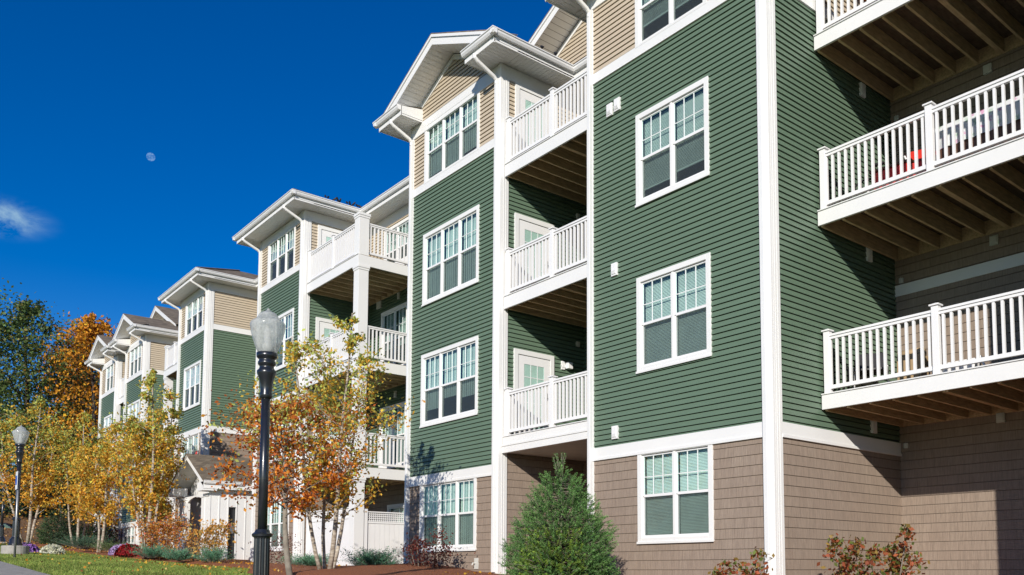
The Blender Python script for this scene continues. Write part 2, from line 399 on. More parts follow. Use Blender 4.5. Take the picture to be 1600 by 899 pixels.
def gutter_run(mb, a, b, nrm):
    """K-style gutter from a to b, nrm = outward; a,b at the back-top edge"""
    a, b, nn = Vector(a), Vector(b), Vector(nrm); Z = Vector((0, 0, 1))
    prof = [(0, 0), (.125, 0), (.125, -.022), (.105, -.035), (.10, -.07), (.072, -.115), (.0, -.12)]
    mb.prism([a+nn*x+Z*z for x, z in prof], a, b)

def downspout(x, y, ztop, zbot, side=1, reach=.6, gy=None):
    """square pipe down the face at (x,y) with a gooseneck to the gutter at (x, y-reach)"""
    mb = MB(); mb.box(x-.042, x+.042, y-.105, y-.04, zbot, ztop-.32)
    pts = [(x+.0, y-reach, ztop+.02), (x, y-reach+.01, ztop-.06), (x, y-reach+.08, ztop-.11), (x, y-.14, ztop-.30), (x, y-.075, ztop-.36), (x, y-.072, ztop-.45)]
    mb.tube(pts, .047, 8)
    P(mb, 'downspout', 'white_metal', bevel=.008)

def soffit_grooves(mb, x0, x1, y0, y1, z, along='y'):
    """panelled soffit: narrow V boards"""
    st = .105
    if along == 'y':
        k = x0
        while k < x1-1e-6:
            e = min(k+st, x1); mb.box(k, e-.007, y0, y1, z, z+.02); k = e
    else:
        k = y0
        while k < y1-1e-6:
            e = min(k+st, y1); mb.box(x0, x1, k, e-.007, z, z+.02); k = e
    mb.box(x0, x1, y0, y1, z+.02, z+.03)

EZ = 11.38      # gutter top
SZ = 11.16      # soffit level
PIT = .452
def rake_boards(mb, xa, za, xb, zb, y0, y1, h=.24):
    prof = [(xa, y0, za), (xb, y0, zb), (xb, y0, zb-h), (xa, y0, za-h)]
    mb.prism(prof, (0, y0, 0), (0, y1, 0))

def bay(xr, w, y=10.8, dz=0, brown=2.02, gable=True, yR=13.0, yL=13.0, wins=(), ground=-.3, sideband=True, roof_back=19.0, eaveR=12.4, eaveL=12.4, vis_left=False):
    xl = xr-w; E = EZ+dz; SO = SZ+dz
    fr = front(y); hb = 9.32+dz; ht = 9.53+dz
    holes = [window(fr, *wn[:4], wn[4], **wn[5]) for wn in wins]
    b1 = brown+dz if brown > 3 else brown
    ovs, ovf = .60, .62
    for f2, a, b in ((fr, xl, xr), (right(xr), y, yR), (left(xl), y, yL)):
        hh = holes if f2 is fr else ()
        sb = sideband or f2 is fr
        g, t, s = MB(), MB(), MB()
        siding(s, f2, a, b, ground, b1 if sb else 2.6, hh, SHX, .014)
        siding(g, f2, a, b, b1+.24 if sb else 2.75, hb, hh)
        siding(t, f2, a, b, ht, SO-.3, hh)
        P(g, 'green_siding_wall', 'green_vinyl'); P(s, 'brown_shingle_wall', 'wall_shingle'); P(t, 'tan_siding_wall', 'tan_vinyl')
    t = MB()
    # bands + frieze
    for f2, a, b in ((fr, xl+.1, xr-.1), (right(xr), y+.18, yR-.005), (left(xl), y+.18, yL-.005)):
        bd = MB()
        if sideband or f2 is fr:
            f2.box(bd, a, b, b1+.05, b1+.24, -.01, .03); f2.box(bd, a, b, b1, b1+.05, -.01, .045); P(bd, 'trim_band', 'white_trim', bevel=.004)
        bd = MB(); f2.box(bd, a, b, hb, ht, -.01, .03); f2.box(bd, a, b, hb-.0, hb+.022, .03, .04); P(bd, 'trim_band', 'white_trim', bevel=.004)
        bd = MB(); f2.box(bd, a, b, SO-.32, SO-.005, -.01, .028); f2.box(bd, a, b, SO-.32, SO-.27, .028, .042); P(bd, 'frieze_board', 'white_trim', bevel=.004)
    for x, sgn in ((xr, 1), (xl, -1)):
        cb = MB()
        cb.box(x-sgn*.14, x+sgn*.032, y-.036, y+.01, ground-.1, SO-.01)
        cb.box(x-sgn*.01, x+sgn*.034, y+.01, y+.19, ground-.1, SO-.01)
        for k in (.03, .075): cb.box(x-sgn*(.14-k), x-sgn*(.13-k), y-.042, y-.036, ground-.1, SO-.01)
        for k in (.05, .11): cb.box(x+sgn*.034, x+sgn*.041, y+k, y+k+.02, ground-.1, SO-.01)
        P(cb, 'corner_board', 'white_trim', bevel=.006)
    xm = (xl+xr)/2; x0, x1 = xl-ovs, xr+ovs; yf = y-ovf; half = (x1-x0)/2
    so, gu, fa, rf = MB(), MB(), MB(), MB()
    # side eaves
    for sg, xw, ye, yw in ((1, xr, eaveR, yR), (-1, xl, eaveL, yL)):
        xo = xw+sg*ovs; so, gu, fa = MB(), MB(), MB()
        soffit_grooves(so, min(xw, xo), max(xw, xo), y-.0, ye, SO, 'x')
        fa.box(xo-.02*sg, xo, yf, ye, SO-.02, E-.005)
        gutter_run(gu, (xo, yf-.12, E), (xo, ye, E), (sg, 0, 0))
        P(so, 'soffit', 'white_trim'); P(gu, 'gutter', 'white_metal'); P(fa, 'fascia', 'white_trim')
    so, gu, fa = MB(), MB(), MB()
    if gable:
        ap = E+PIT*half-.02
        # gable wall
        gzb = SO-.005
        siding(t, fr, xl, xr, gzb+.02, ap-.12, (), clip=lambda z: (max(xl, xm-(ap-.30-z)/PIT), min(xr, xm+(ap-.30-z)/PIT)))
        tr = MB()
        for sg in (1, -1):
            xa = xm+sg*(half-ovs-.02); za = E+PIT*ovs-.16
            rake_boards(tr, xm, ap-.24, xa, za-.06, y-.034, y+.01, .13)
        P(tr, 'gable_trim', 'white_trim')
        # raking soffit, boards and returns
        rs = MB(); nb = 22
        for sg in (1, -1):
            for k in range(nb):
                u0_, u1_ = half*k/nb, half*(k+1)/nb-.008
                za, zb = ap-.215-PIT*u0_, ap-.215-PIT*u1_
                if xm+u1_ > xr+.02+ovs: continue
                rs.quad((xm+sg*u0_, yf+.02, za), (xm+sg*u1_, yf+.02, zb), (xm+sg*u1_, y+.0, zb), (xm+sg*u0_, y+.0, za))
            rs.quad((xm, yf+.02, ap-.205), (xm+sg*half, yf+.02, ap-.205-PIT*half), (xm+sg*half, y, ap-.205-PIT*half), (xm, y, ap-.205))
            rake_boards(fa, xm, ap, xm+sg*half, ap-PIT*half, yf, yf+.02, .24)
            rake_boards(fa, xm, ap+.022, xm+sg*(half+.04), ap+.022-PIT*(half+.04), yf-.028, yf, .085)
            # eave return
            xo = xm+sg*half; xi = xo-sg*1.12; P(fa, 'rake_board', 'white_trim'); so, gu, fa = MB(), MB(), MB()
            a_, b_ = sorted((xo, xi))
            soffit_grooves(so, a_, b_, yf+.0, y, SO, 'y')
            fa.box(a_, b_, yf-.006, yf+.014, SO-.02, E-.005)
            fa.quad((xi, yf, SO-.02), (xi, y, SO-.02), (xi, y, E+.1), (xi, yf, E-.005))
            fa.quad((a_, yf, E-.0), (b_, yf, E-.0), (b_, y, E+.16), (a_, y, E+.16))
            gutter_run(gu, (xo+sg*.12, yf-.006, E), (xi, yf-.006, E), (0, -1, 0))
            downspout(xr-.085 if sg > 0 else xl+.085, y, SO-.02, ground, reach=ovf+.04)
            P(so, 'soffit', 'white_trim'); P(gu, 'gutter', 'white_metal'); P(fa, 'eave_return', 'white_trim'); so, gu, fa = MB(), MB(), MB()
        P(rs, 'gable_soffit', 'white_trim')
        for sg in (1, -1):
            p = [(xm, yf-.03, ap+.03), (xm+sg*(half+.05), yf-.03, ap+.03-PIT*(half+.05)), (xm+sg*(half+.05), roof_back, ap+.03-PIT*(half+.05)), (xm, roof_back, ap+.03)]
            rf.prism([p[0], p[1], (p[1][0], p[1][1], p[1][2]-.025), (p[0][0], p[0][1], p[0][2]-.025)], p[0], p[3])
    else:
        soffit_grooves(so, x0, x1, yf, y, SO, 'y')
        fa.box(x0, x1, yf-.006, yf+.014, SO-.02, E-.005)
        gutter_run(gu, (x0-.12, yf-.006, E), (x1+.12, yf-.006, E), (0, -1, 0))
        for sg in (1, -1): downspout(xr-.085 if sg > 0 else xl+.085, y, SO-.02, ground, reach=ovf+.04)
        A = Vector((xm, yf+half, E+PIT*half+.0)); B = Vector((xm, roof_back, A.z))
        c0, c1 = Vector((x0-.05, yf-.05, E)), Vector((x1+.05, yf-.05, E)); d0, d1 = Vector((x0-.05, roof_back, E)), Vector((x1+.05, roof_back, E))
        rf.quad(c0, c1, A); rf.quad(c1, d1, B, A); rf.quad(d0, c0, A, B)
        hp = MB()
        for c in (c0, c1): hp.tube([c+Vector((0, 0, .02)), A+Vector((0, 0, .02))], .035, 6)
        P(hp, 'hip_cap', 'roof_shingle')
    for mb_, nm_, mt_ in ((t, 'gable_wall', 'tan_vinyl'), (so, 'soffit', 'white_trim'), (gu, 'gutter', 'white_metal'), (fa, 'fascia', 'white_trim'), (rf, 'roof', 'roof_shingle')):
        if mb_.v: P(mb_, nm_, mt_)
    cr = MB(); cr.box(xl+.03, xr-.03, y+.95, yR+1, ground-1, SO); P(cr, 'light_block', 'dark_room')  # unseen solid box added inside the bay to block sunlight

T3 = dict(drop=1.0)
def fwin(xc, hw, z0, z1, n, **k): return (xc-hw, xc+hw, z0, z1, n, k)
# main bay on the right
xc = -10.04
bay(-8.0, 4.2, brown=2.02, gable=True, yR=14.5, yL=13.2, ground=-.55, eaveR=12.9, eaveL=12.4, wins=[
    fwin(xc, .86, .46, 2.06, 2, top=False, seed=1), fwin(xc, .86, 3.478, 5.204, 2, seed=2),
    fwin(xc, .86, 6.515, 8.225, 2, drop=[.84, .80], seed=3), fwin(xc, .86, 9.5, 11.0, 2, bot=False, drop=[.72, .76], seed=4)])
xc = -17.13
bay(-15.12, 3.86, gable=True, sideband=False, yR=13.2, yL=13.0, ground=-.05, wins=[
    fwin(xc, 1.20, .43, 2.06, 3, top=False, blind='vertical', seed=5), fwin(xc, 1.22, 3.43, 5.205, 3, blind='vertical', drop=[.8, .68, .74], seed=6),
    fwin(xc, 1.21, 6.425, 8.21, 3, blind='vertical', drop=[1, 1, 1], seed=7), fwin(xc, 1.20, 9.5, 11.05, 3, bot=False, blind='vertical', drop=[.9, .92, .88], seed=8)])
xc = -27.32
bay(-25.5, 3.62, brown=5.3, gable=False, ground=.1, wins=[
    fwin(xc, 1.15, .6, 2.32, 3, seed=9), fwin(xc, 1.15, 3.45, 5.2, 3, seed=10),
    fwin(xc, 1.15, 6.43, 8.21, 3, drop=[.7, .9, .8], blind='vertical', seed=11), fwin(xc, 1.12, 9.5, 11.0, 3, bot=False, drop=.55, blind='vertical', seed=12)])
xc = -36.15
bay(-34.45, 3.5, brown=5.3, gable=False, yR=13.4, ground=.45, wins=[
    fwin(xc, 1.12, .95, 2.5, 3, seed=13), fwin(xc, 1.12, 3.6, 5.34, 3, top=False, blind='vertical', seed=14),
    fwin(xc, 1.05, 6.43, 8.2, 3, drop=[.52, .5, .55], blind='vertical', seed=15), fwin(xc, 1.12, 9.5, 11.0, 3, bot=False, drop=[.6, .5, .2], blind='vertical', seed=16)])
xc = -45.4
bay(-43.72, 3.3, y=10.93, dz=-.12, gable=True, ground=.85, wins=[
    fwin(xc, 1.06, 1.15, 2.06, 3, top=False, seed=17), fwin(xc, 1.06, 3.4, 5.1, 3, seed=18),
    fwin(xc, 1.06, 6.3, 8.05, 3, seed=19), fwin(xc, 1.08, 9.38, 10.95, 3, bot=False, drop=.15, seed=20)])
xc = -50.3
bay(-48.7, 3.4, y=10.9, dz=-.15, gable=True, ground=1.15, wins=[
    fwin(xc, .8, 1.4, 2.9, 2, seed=21, top=True), fwin(xc, .8, 3.4, 5.1, 2, seed=22),
    fwin(xc, .8, 6.3, 8.05, 2, seed=23), fwin(xc, .82, 9.36, 10.9, 2, bot=False, drop=.15, seed=24)])
bay(1.05, 4.2, brown=2.02, gable=True, yR=13.2, yL=14.5, ground=-.9, eaveL=12.9, wins=[
    fwin(-1.0, .86, .46, 2.06, 2, top=False, seed=31), fwin(-1.0, .86, 3.478, 5.204, 2, seed=32), fwin(-1.0, .86, 6.515, 8.225, 2, seed=33), fwin(-1.0, .86, 9.5, 11.0, 2, bot=False, seed=34)])

# ---------------------------------------------------------------- recessed walls between the bays
def recess(x0, x1, y, ground, brown, allshingle=False, wins=(), dz=0, eave=None, ref=0):
    fr = front(y); hs_ = [window(fr, *wn[:4], wn[4], **wn[5]) for wn in wins]
    s, g, t = MB(), MB(), MB()
    def band(z0, z1):
        b = MB(); fr.box(b, x0, x1, z0, z1, -.01, .03); P(b, 'trim_band', 'white_trim')
    if allshingle:
        siding(s, fr, x0, x1, ground, 4.93, hs_, SHX, .014); siding(s, fr, x0, x1, 5.13, 9.3, hs_, SHX, .014)
        band(4.93, 5.13)
    else:
        siding(s, fr, x0, x1, ground, brown, hs_, SHX, .014); siding(g, fr, x0, x1, brown+.15, 9.32+dz, hs_)
        if brown > 3: band(brown, brown+.24)
    siding(t, fr, x0, x1, 9.53+dz, SZ-.3+dz, hs_); band(9.3+dz, 9.53+dz); band(SZ-.32+dz, SZ-.005+dz)
    P(s, 'brown_shingle_wall', 'wall_shingle'); P(t, 'tan_siding_wall', 'tan_vinyl')
    if g.v: P(g, 'green_siding_wall', 'shaded_green_vinyl')
    cr = MB(); cr.box(x0-.5, x1+.5, y+.95, y+2, ground-1, SZ); P(cr, 'light_block', 'dark_room')  # unseen box added behind the recess wall to block light
    ye = y-.6 if eave is None else eave
    so, fa, gu = MB(), MB(), MB()
    soffit_grooves(so, x0+.0, x1-.0, ye, y, SZ+dz-.002, 'y'); fa.box(x0+.6, x1-.6, ye-.006, ye+.014, SZ-.02+dz, EZ-.005+dz)
    gutter_run(gu, (x0+.6, ye-.006, EZ+dz), (x1-.6, ye-.006, EZ+dz), (0, -1, 0))
    P(so, 'soffit', 'white_trim'); P(fa, 'fascia', 'white_trim'); P(gu, 'gutter', 'white_metal')
recess(-8.0, -3.15, 14.5, -.9, 2, True)
recess(-15.12, -12.2, 13.2, -.4, 2.6, eave=12.4)
recess(-25.5, -18.98, 13.0, -.2, 2.6, eave=12.4, wins=[
    (-24.5, -22.1, 9.15, 10.74, 3, dict(seed=41, drop=.5, bot=True)), (-24.6, -22.2, 6.1, 8.1, 3, dict(seed=42, drop=.6)),
    (-24.6, -22.2, 3.1, 5.05, 3, dict(seed=43)), (-24.0, -21.0, .6, 1.98, 3, dict(seed=44))])
recess(-34.45, -29.12, 13.4, .1, 5.3, eave=12.4)
recess(-43.72, -37.95, 13.0, .6, 2.02, eave=12.4, dz=-.1)
recess(-48.7, -47.02, 13.0, .9, 2.02, eave=12.4, dz=-.12)
# main roof behind the bays
r = MB()
def slab(mb, pts, th=.03):
    mb.prism([Vector(p) for p in pts], pts[0], (pts[0][0], pts[0][1], pts[0][2]-th))
slab(r, [(-53, 12.36, EZ-.02), (2, 12.36, EZ-.02), (2, 20, EZ+7.6*PIT), (-53, 20, EZ+7.6*PIT)])
slab(r, [(-53, 20, EZ+7.6*PIT), (2, 20, EZ+7.6*PIT), (2, 28, EZ), (-53, 28, EZ)])
P(r, 'roof', 'roof_shingle')
bw = MB(); bw.box(-52.05, 1.0, 14.6, 27.5, -1, SZ); P(bw, 'rear_wall', 'tan_vinyl')
# cross gables on the main roof above the narrow balcony recesses
def cross_gable(xm, ap, half=4.9, p=.475, yf=12.38, yw=13.05, skip_right=False):
    t, fa, rs, rf = MB(), MB(), MB(), MB()
    siding(t, front(yw), xm-half, xm+half, EZ, ap-.3, (), clip=lambda z: (xm-(ap-.32-z)/p, xm+(ap-.32-z)/p))
    for sg in (1, -1):
        rake_boards(fa, xm, ap, xm+sg*half, ap-p*half, yf, yf+.02, .24); rake_boards(fa, xm, ap+.02, xm+sg*half, ap+.02-p*half, yf-.028, yf, .085)
        rake_boards(fa, xm, ap-.25, xm+sg*(half-.5), ap-.25-p*(half-.5), yw-.034, yw, .13)
        n = 34
        for k in range(n):
            a, b = half*k/n, half*(k+1)/n-.008
            rs.quad((xm+sg*a, yf+.02, ap-.215-p*a), (xm+sg*b, yf+.02, ap-.215-p*b), (xm+sg*b, yw, ap-.215-p*b), (xm+sg*a, yw, ap-.215-p*a))
        slab(rf, [(xm, yf-.03, ap+.03), (xm+sg*(half+.04), yf-.03, ap+.03-p*(half+.04)), (xm+sg*(half+.04), 20, ap+.03-p*(half+.04)), (xm, 20, ap+.03)])
    P(t, 'tan_gable_wall', 'tan_vinyl'); P(fa, 'fascia', 'white_trim'); P(rs, 'gable_soffit', 'white_trim'); P(rf, 'roof', 'roof_shingle')
cross_gable(-14.1, 13.78)
cross_gable(-47.95, 13.66, half=3.6)
cross_gable(-58+24.5, 12.9, half=2.0) if False else None

# ---------------------------------------------------------------- balconies
def rail_x(bal, x0, x1, y, z, posts):
    """railing along X at depth y standing on deck z"""
    ps = sorted(posts)
    for p in ps:
        q = MB(); q.box(p-.052, p+.052, y-.052, y+.052, z, z+1.02); q.box(p-.075, p+.075, y-.075, y+.075, z+1.02, z+1.045)
        i = len(q.v); q.v += [(p-.065, y-.065, z+1.045), (p+.065, y-.065, z+1.045), (p+.065, y+.065, z+1.045), (p-.065, y+.065, z+1.045), (p, y, z+1.075)]
        q.f += [(i, i+1, i+4), (i+1, i+2, i+4), (i+2, i+3, i+4), (i+3, i, i+4)]
        P(q, 'newel_post', 'white_vinyl', bal, bevel=.004)
    r = MB(); ends = [x0]+[p for p in ps if x0+.1 < p < x1-.1]+[x1]
    for a, b in zip(ends, ends[1:]):
        r.box(a+.045, b-.045, y-.045, y+.045, z+.93, z+.965); r.box(a+.045, b-.045, y-.028, y+.028, z+.885, z+.93)
        r.box(a+.045, b-.045, y-.028, y+.028, z+.075, z+.135)
        n = max(2, round((b-a-.1)/.117)); st = (b-a-.1)/n
        for k in range(n):
            x = a+.05+st*(k+.5); r.box(x-.019, x+.019, y-.019, y+.019, z+.135, z+.885)
    P(r, 'railing', 'white_vinyl', bal)
def rail_y(bal, x, y0, y1, z):
    r = MB()
    r.box(x-.045, x+.045, y0, y1, z+.93, z+.965); r.box(x-.028, x+.028, y0, y1, z+.885, z+.93); r.box(x-.028, x+.028, y0, y1, z+.075, z+.135)
    n = max(2, round((y1-y0)/.117)); st = (y1-y0)/n
    for k in range(n): yy = y0+st*(k+.5); r.box(x-.019, x+.019, yy-.019, yy+.019, z+.135, z+.885)
    P(r, 'railing', 'white_vinyl', bal)
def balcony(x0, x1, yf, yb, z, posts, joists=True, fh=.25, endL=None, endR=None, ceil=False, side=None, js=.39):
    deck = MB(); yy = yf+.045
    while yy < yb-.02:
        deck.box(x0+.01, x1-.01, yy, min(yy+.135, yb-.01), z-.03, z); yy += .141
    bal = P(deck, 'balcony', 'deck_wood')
    f = MB(); f.box(x0, x1, yf, yf+.04, z-fh, z-.012); f.box(x0-.0, x1, yf-.02, yf+.06, z-.012, z+.006)
    if side == 'R': f.box(x1-.04, x1, yf+.04, yb, z-fh, z-.012)
    if side == 'L': f.box(x0, x0+.04, yf+.04, yb, z-fh, z-.012)
    if ceil: f.box(x0, x1, yf-.03, yf+.05, z-fh-.16, z-fh+.0); f.box(x0, x1, yf-.045, yf-.03, z-fh-.02, z-fh+.02)
    P(f, 'fascia', 'white_trim', bal, bevel=.003)
    if ceil:
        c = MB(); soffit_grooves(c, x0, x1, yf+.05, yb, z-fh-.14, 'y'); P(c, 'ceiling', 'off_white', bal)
    elif joists:
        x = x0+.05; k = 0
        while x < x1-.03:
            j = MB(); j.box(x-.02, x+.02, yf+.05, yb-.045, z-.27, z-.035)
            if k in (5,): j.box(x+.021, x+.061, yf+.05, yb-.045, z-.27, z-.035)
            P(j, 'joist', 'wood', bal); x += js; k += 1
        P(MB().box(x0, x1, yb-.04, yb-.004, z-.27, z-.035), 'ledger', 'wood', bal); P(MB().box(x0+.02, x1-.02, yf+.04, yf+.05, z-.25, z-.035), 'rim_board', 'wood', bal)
    if posts: rail_x(bal, x0+.03, x1-.03, yf+.07, z, posts)
    return bal
for z in (2.82, 5.86, 8.86):
    balcony(-7.97, -3.15, 12.05, 14.5, z, [-7.88, -6.06, -4.28, -3.22])
balcony(-15.06, -12.2, 10.86, 13.2, 2.84, [-14.97, -13.46, -12.26], ceil=True, fh=.2)
for z in (5.9, 8.85): balcony(-15.06, -12.2, 10.86, 13.2, z, [-14.97, -13.46, -12.26], fh=.28, js=.36)
CB = []
def column(mb, x0, x1, y0, y1, z0, z1):
    mb.box(x0, x1, y0, y1, z0, z1); mb.box(x0-.03, x1+.03, y0-.03, y1+.03, z1-.07, z1); mb.box(x0-.015, x1+.015, y0-.015, y1+.015, z1-.13, z1-.07)
for z in (2.84, 5.86, 8.80):
    b = balcony(-25.42, -21.97, 10.86, 13.0, z, [-25.33, -23.7], fh=.3, side='R', js=.38)
    rail_y(b, -22.05, 11.2, 12.98, z)
for z0, z1 in ((-.4, 2.54), (2.84, 5.56), (5.86, 8.5), (8.8, 10.0)):
    q = MB(); column(q, -22.28, -21.98, 10.88, 11.18, z0, z1); P(q, 'column', 'white_trim', bevel=.004)
for z in (2.84, 5.84, 8.76):
    b = balcony(-40.75, -37.97, 10.95, 13.0, z, [-38.1, -39.4], fh=.3, side='L')
for z0, z1 in ((.4, 2.54), (2.84, 5.54), (5.84, 8.46), (8.76, 9.86)):
    q = MB(); column(q, -40.72, -40.42, 10.97, 11.27, z0, z1); P(q, 'column', 'white_trim', bevel=.004)
for z in (2.84, 5.8, 8.72): balcony(-48.66, -47.04, 11.0, 13.0, z, [-48.56, -47.8], fh=.3)
# balcony doors on the side walls
for z in (2.84, 5.88, 8.88): door(right(-15.12), 11.16, 12.28, z-.02, z+1.98+.0)
for z in (2.84, 5.88, 8.82): door(right(-25.5), 11.2, 12.35, z-.02, z+1.96)

# vents, lights, spigot
def vent(fr, u, z, w_=.15, h=.24, kind='vent_cap'):
    b = MB(); fr.box(b, u-w_/2, u+w_/2, z-h/2, z+h/2, .0, .05); fr.box(b, u-w_/2+.02, u+w_/2-.02, z-h/2+.03, z+h/2-.02, .05, .062)
    for k in range(3): fr.box(b, u-w_/2+.03, u+w_/2-.03, z-h/2+.045+k*.02, z-h/2+.053+k*.02, .062, .068)
    P(b, kind, 'off_white' if kind != 'vent_cap' else 'white_vinyl', bevel=.004)
F0 = front(10.8); SR = right(-8.0); BK = front(14.5)
for u, z in ((-11.585, 8.62), (-11.38, 8.64), (-11.47, 5.52), (-11.47, 2.49)): vent(F0, u, z)
for u, z in ((13.52, 8.47), (13.6, 5.5), (13.6, 2.47)): vent(SR, u, z)
for z in (8.43, 5.46, 2.48): vent(BK, -6.2, z, .14, .16, 'vent_plate')
for z in (8.24, 5.2, 2.2): vent(BK, -7.86, z, .08, .09, 'outlet_box')
B1 = right(-15.12)
for z in (8.27, 5.22): vent(B1, 13.0, z, .1, .12, 'outlet_box')
l = MB(); B1.box(l, 12.5, 12.6, 4.55, 4.75, .0, .05); B1.box(l, 12.62, 12.76, 4.58, 4.73, .02, .14); B1.box(l, 12.5, 12.75, 4.6, 4.66, .02, .06); P(l, 'wall_lamp', 'white_vinyl', bevel=.01)
B3 = front(13.0)
vent(B3, -24.75, 8.4, .28, .22, 'vent_plate'); vent(B3, -23.5, 8.4, .12, .2, 'wall_lamp'); vent(right(-25.5), 12.6, 8.2, .1, .12, 'outlet_box'); vent(B3, -23.6, 5.35, .12, .2, 'wall_lamp')
s_ = MB(); F0.box(s_, -15.98, -15.84, .02, .26, 0, .03); s_.tube([(-15.93, 10.77, .15), (-15.93, 10.70, .15), (-15.93, 10.68, .10)], .015, 8); P(s_, 'spigot', 'off_white')
# foundations below the shingles
for x0, x1, z in ((-18.95, -15.15, -.06), (-29.1, -25.52, .08), (-37.93, -34.47, .42), (-47, -43.75, .86), (-52.1, -48.72, 1.12), (-12.2, -8, -.56), (-3.15, 1.05, -.9)):
    P(MB().box(x0, x1, 10.79, 11.2, -2, z), 'foundation', 'beige_base')

# ---------------------------------------------------------------- entrance porch
pg = MB(); px0, px1, pyf, pyb = -33.9, -30.1, 9.45, 13.4; pm = (px0+px1)/2; pa = 4.08; pp = .56; ph = (px1-px0)/2
porch = MB()
# white boarded side walls with a dark doorway between
for a, b in ((9.75, 10.36), (10.64, 13.4)):
    porch.box(-30.42, -30.34, a, b, .0, 2.75)
    k = a
    while k < b: porch.box(-30.34, -30.325, k, k+.03, .0, 2.75); k += .3
porch.box(-30.42, -30.34, 10.36, 10.64, 2.15, 2.75)
PIERS = []
for x in (-33.62, -31.2):
    PIERS.append((x, MB().box(x, x+.72, 9.75, 9.9, .05, 2.5).box(x-.03, x+.75, 9.72, 9.93, 2.5, 2.6).box(x+.34, x+.37, 9.738, 9.75, .05, 2.5)))
pr_ = P(porch, 'entrance_porch', 'white_trim')
P(MB().box(-33.66, -33.58, 9.9, 13.4, .1, 2.75), 'side_wall', 'white_trim', pr_)
for x, mb in PIERS: P(mb, 'pier', 'white_trim', pr_)
P(MB().box(-30.5, -30.46, 10.2, 10.8, 0, 2.2), 'side_panel', 'black_paint', pr_); P(MB().box(-33.2, -30.6, 12.9, 12.95, 0, 2.5), 'entrance_door', 'black_paint', pr_)
q = MB(); q.box(-30.46, -30.38, 10.46, 10.58, 1.25, 1.5); P(q, 'wall_lamp', 'steel', pr_)
rf, fa, so = MB(), MB(), MB()
for sg in (1, -1):
    slab(rf, [(pm, pyf-.03, pa), (pm+sg*(ph+.05), pyf-.03, pa-pp*(ph+.05)), (pm+sg*(ph+.05), pyb, pa-pp*(ph+.05)), (pm, pyb, pa)])
    rake_boards(fa, pm, pa-.02, pm+sg*ph, pa-.02-pp*ph, pyf, pyf+.02, .2)
    xo = pm+sg*ph; a, b = sorted((xo, xo-sg*.62)); fa.box(a, b, pyf, 9.9, 2.66, 2.95); fa.box(xo-.02, xo+.02, pyf, pyb, 2.72, 2.98); P(fa, 'porch_fascia', 'white_trim', pr_); fa = MB()
    so.quad((pm, pyf+.02, pa-.2), (pm+sg*ph, pyf+.02, pa-.2-pp*ph), (pm+sg*ph, 10.1, pa-.2-pp*ph), (pm, 10.1, pa-.2))
fa.prism([(px0+.3, 10.1, 2.62), (px1-.3, 10.1, 2.62), (px1-.3, 10.1, 3.0), (pm, 10.1, pa-.24), (px0+.3, 10.1, 3.0)], (0, 10.1, 0), (0, 10.14, 0))
arch = [(px0+.35+(px1-px0-.7)*k/12, 9.8, 2.62) for k in range(13)] + [(px1-.35-(px1-px0-.7)*k/12, 9.8, 2.15+.42*math.sin(math.pi*k/12)) for k in range(13)]
fa.prism(arch, (0, 9.8, 0), (0, 9.86, 0))
g_ = MB(); gutter_run(g_, (px1, pyf, 2.99), (px1, 10.75, 2.99), (1, 0, 0)); P(g_, 'gutter', 'white_metal', pr_)
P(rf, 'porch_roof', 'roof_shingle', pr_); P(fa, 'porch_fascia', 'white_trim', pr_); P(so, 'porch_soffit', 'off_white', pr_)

# ---------------------------------------------------------------- ground
def gb(x):
    if x > -19: return -.05-.03*(x+19)
    if x > -27: return .1-.15*(x+27)/8
    if x > -56: return .1+.047*(-x-27)
    return 1.463+.03*(-x-56)
def gl(x):
    if x > -14: return -.30-.08*(x+14)
    if x > -19: return -.07-.046*(x+19)
    if x > -56: return -.07+.0457*(-x-19)
    return 1.62+.03*(-x-56)
def G(x, y):
    t = min(1, max(0, (y-4.3)/4.2)); t = t*t*(3-2*t)
    return gl(x)*(1-t)+gb(x)*t
def grid(name, xs, ys, zf, m, smooth=True):
    mb = MB(); nx, ny = len(xs), len(ys)
    mb.v = [(x, y, zf(x, y)) for y in ys for x in xs]
    mb.f = [(j*nx+i, j*nx+i+1, (j+1)*nx+i+1, (j+1)*nx+i) for j in range(ny-1) for i in range(nx-1)]
    return stt(mb.build(name, m, None, smooth))
def frange(a, b, s): return [a+(b-a)*k/max(1, round((b-a)/s)) for k in range(max(1, round((b-a)/s))+1)]
def grass_mat():
    m = mat('lawn', (.13, .18, .035), .9, (.075, .12, .022), .9, .8, 160, .2)
    n = m.node_tree; b = n.nodes['Principled BSDF']
    src = b.inputs['Base Color'].links[0].from_socket
    nz = n.nodes.new('ShaderNodeTexNoise'); nz.inputs['Scale'].default_value = 45; nz.inputs['Detail'].default_value = 3
    co = n.nodes.new('ShaderNodeTexCoord'); n.links.new(co.outputs['Object'], nz.inputs['Vector'])
    rp = n.nodes.new('ShaderNodeValToRGB'); rp.color_ramp.elements[0].position = .3; rp.color_ramp.elements[0].color = (.55, .55, .5, 1)
    rp.color_ramp.elements[1].position = .75; rp.color_ramp.elements[1].color = (1.35, 1.3, 1.1, 1)
    mx = n.nodes.new('ShaderNodeMix'); mx.data_type = 'RGBA'; mx.blend_type = 'MULTIPLY'; mx.inputs[0].default_value = 1
    n.links.new(nz.outputs[0], rp.inputs[0]); n.links.new(src, mx.inputs[6]); n.links.new(rp.outputs[0], mx.inputs[7]); n.links.new(mx.outputs[2], b.inputs['Base Color'])
grass_mat()
xs = [-3000, -1200, -500, -260, -180, -140, -120]+frange(-110, 20, 1.0)+[40, 80, 200, 600, 2500]
ys = [-3000, -800, -300, -120, -60, -30, -15]+frange(-8, 14, .5)+[20, 30, 50, 90, 160, 400, 1200, 3000]
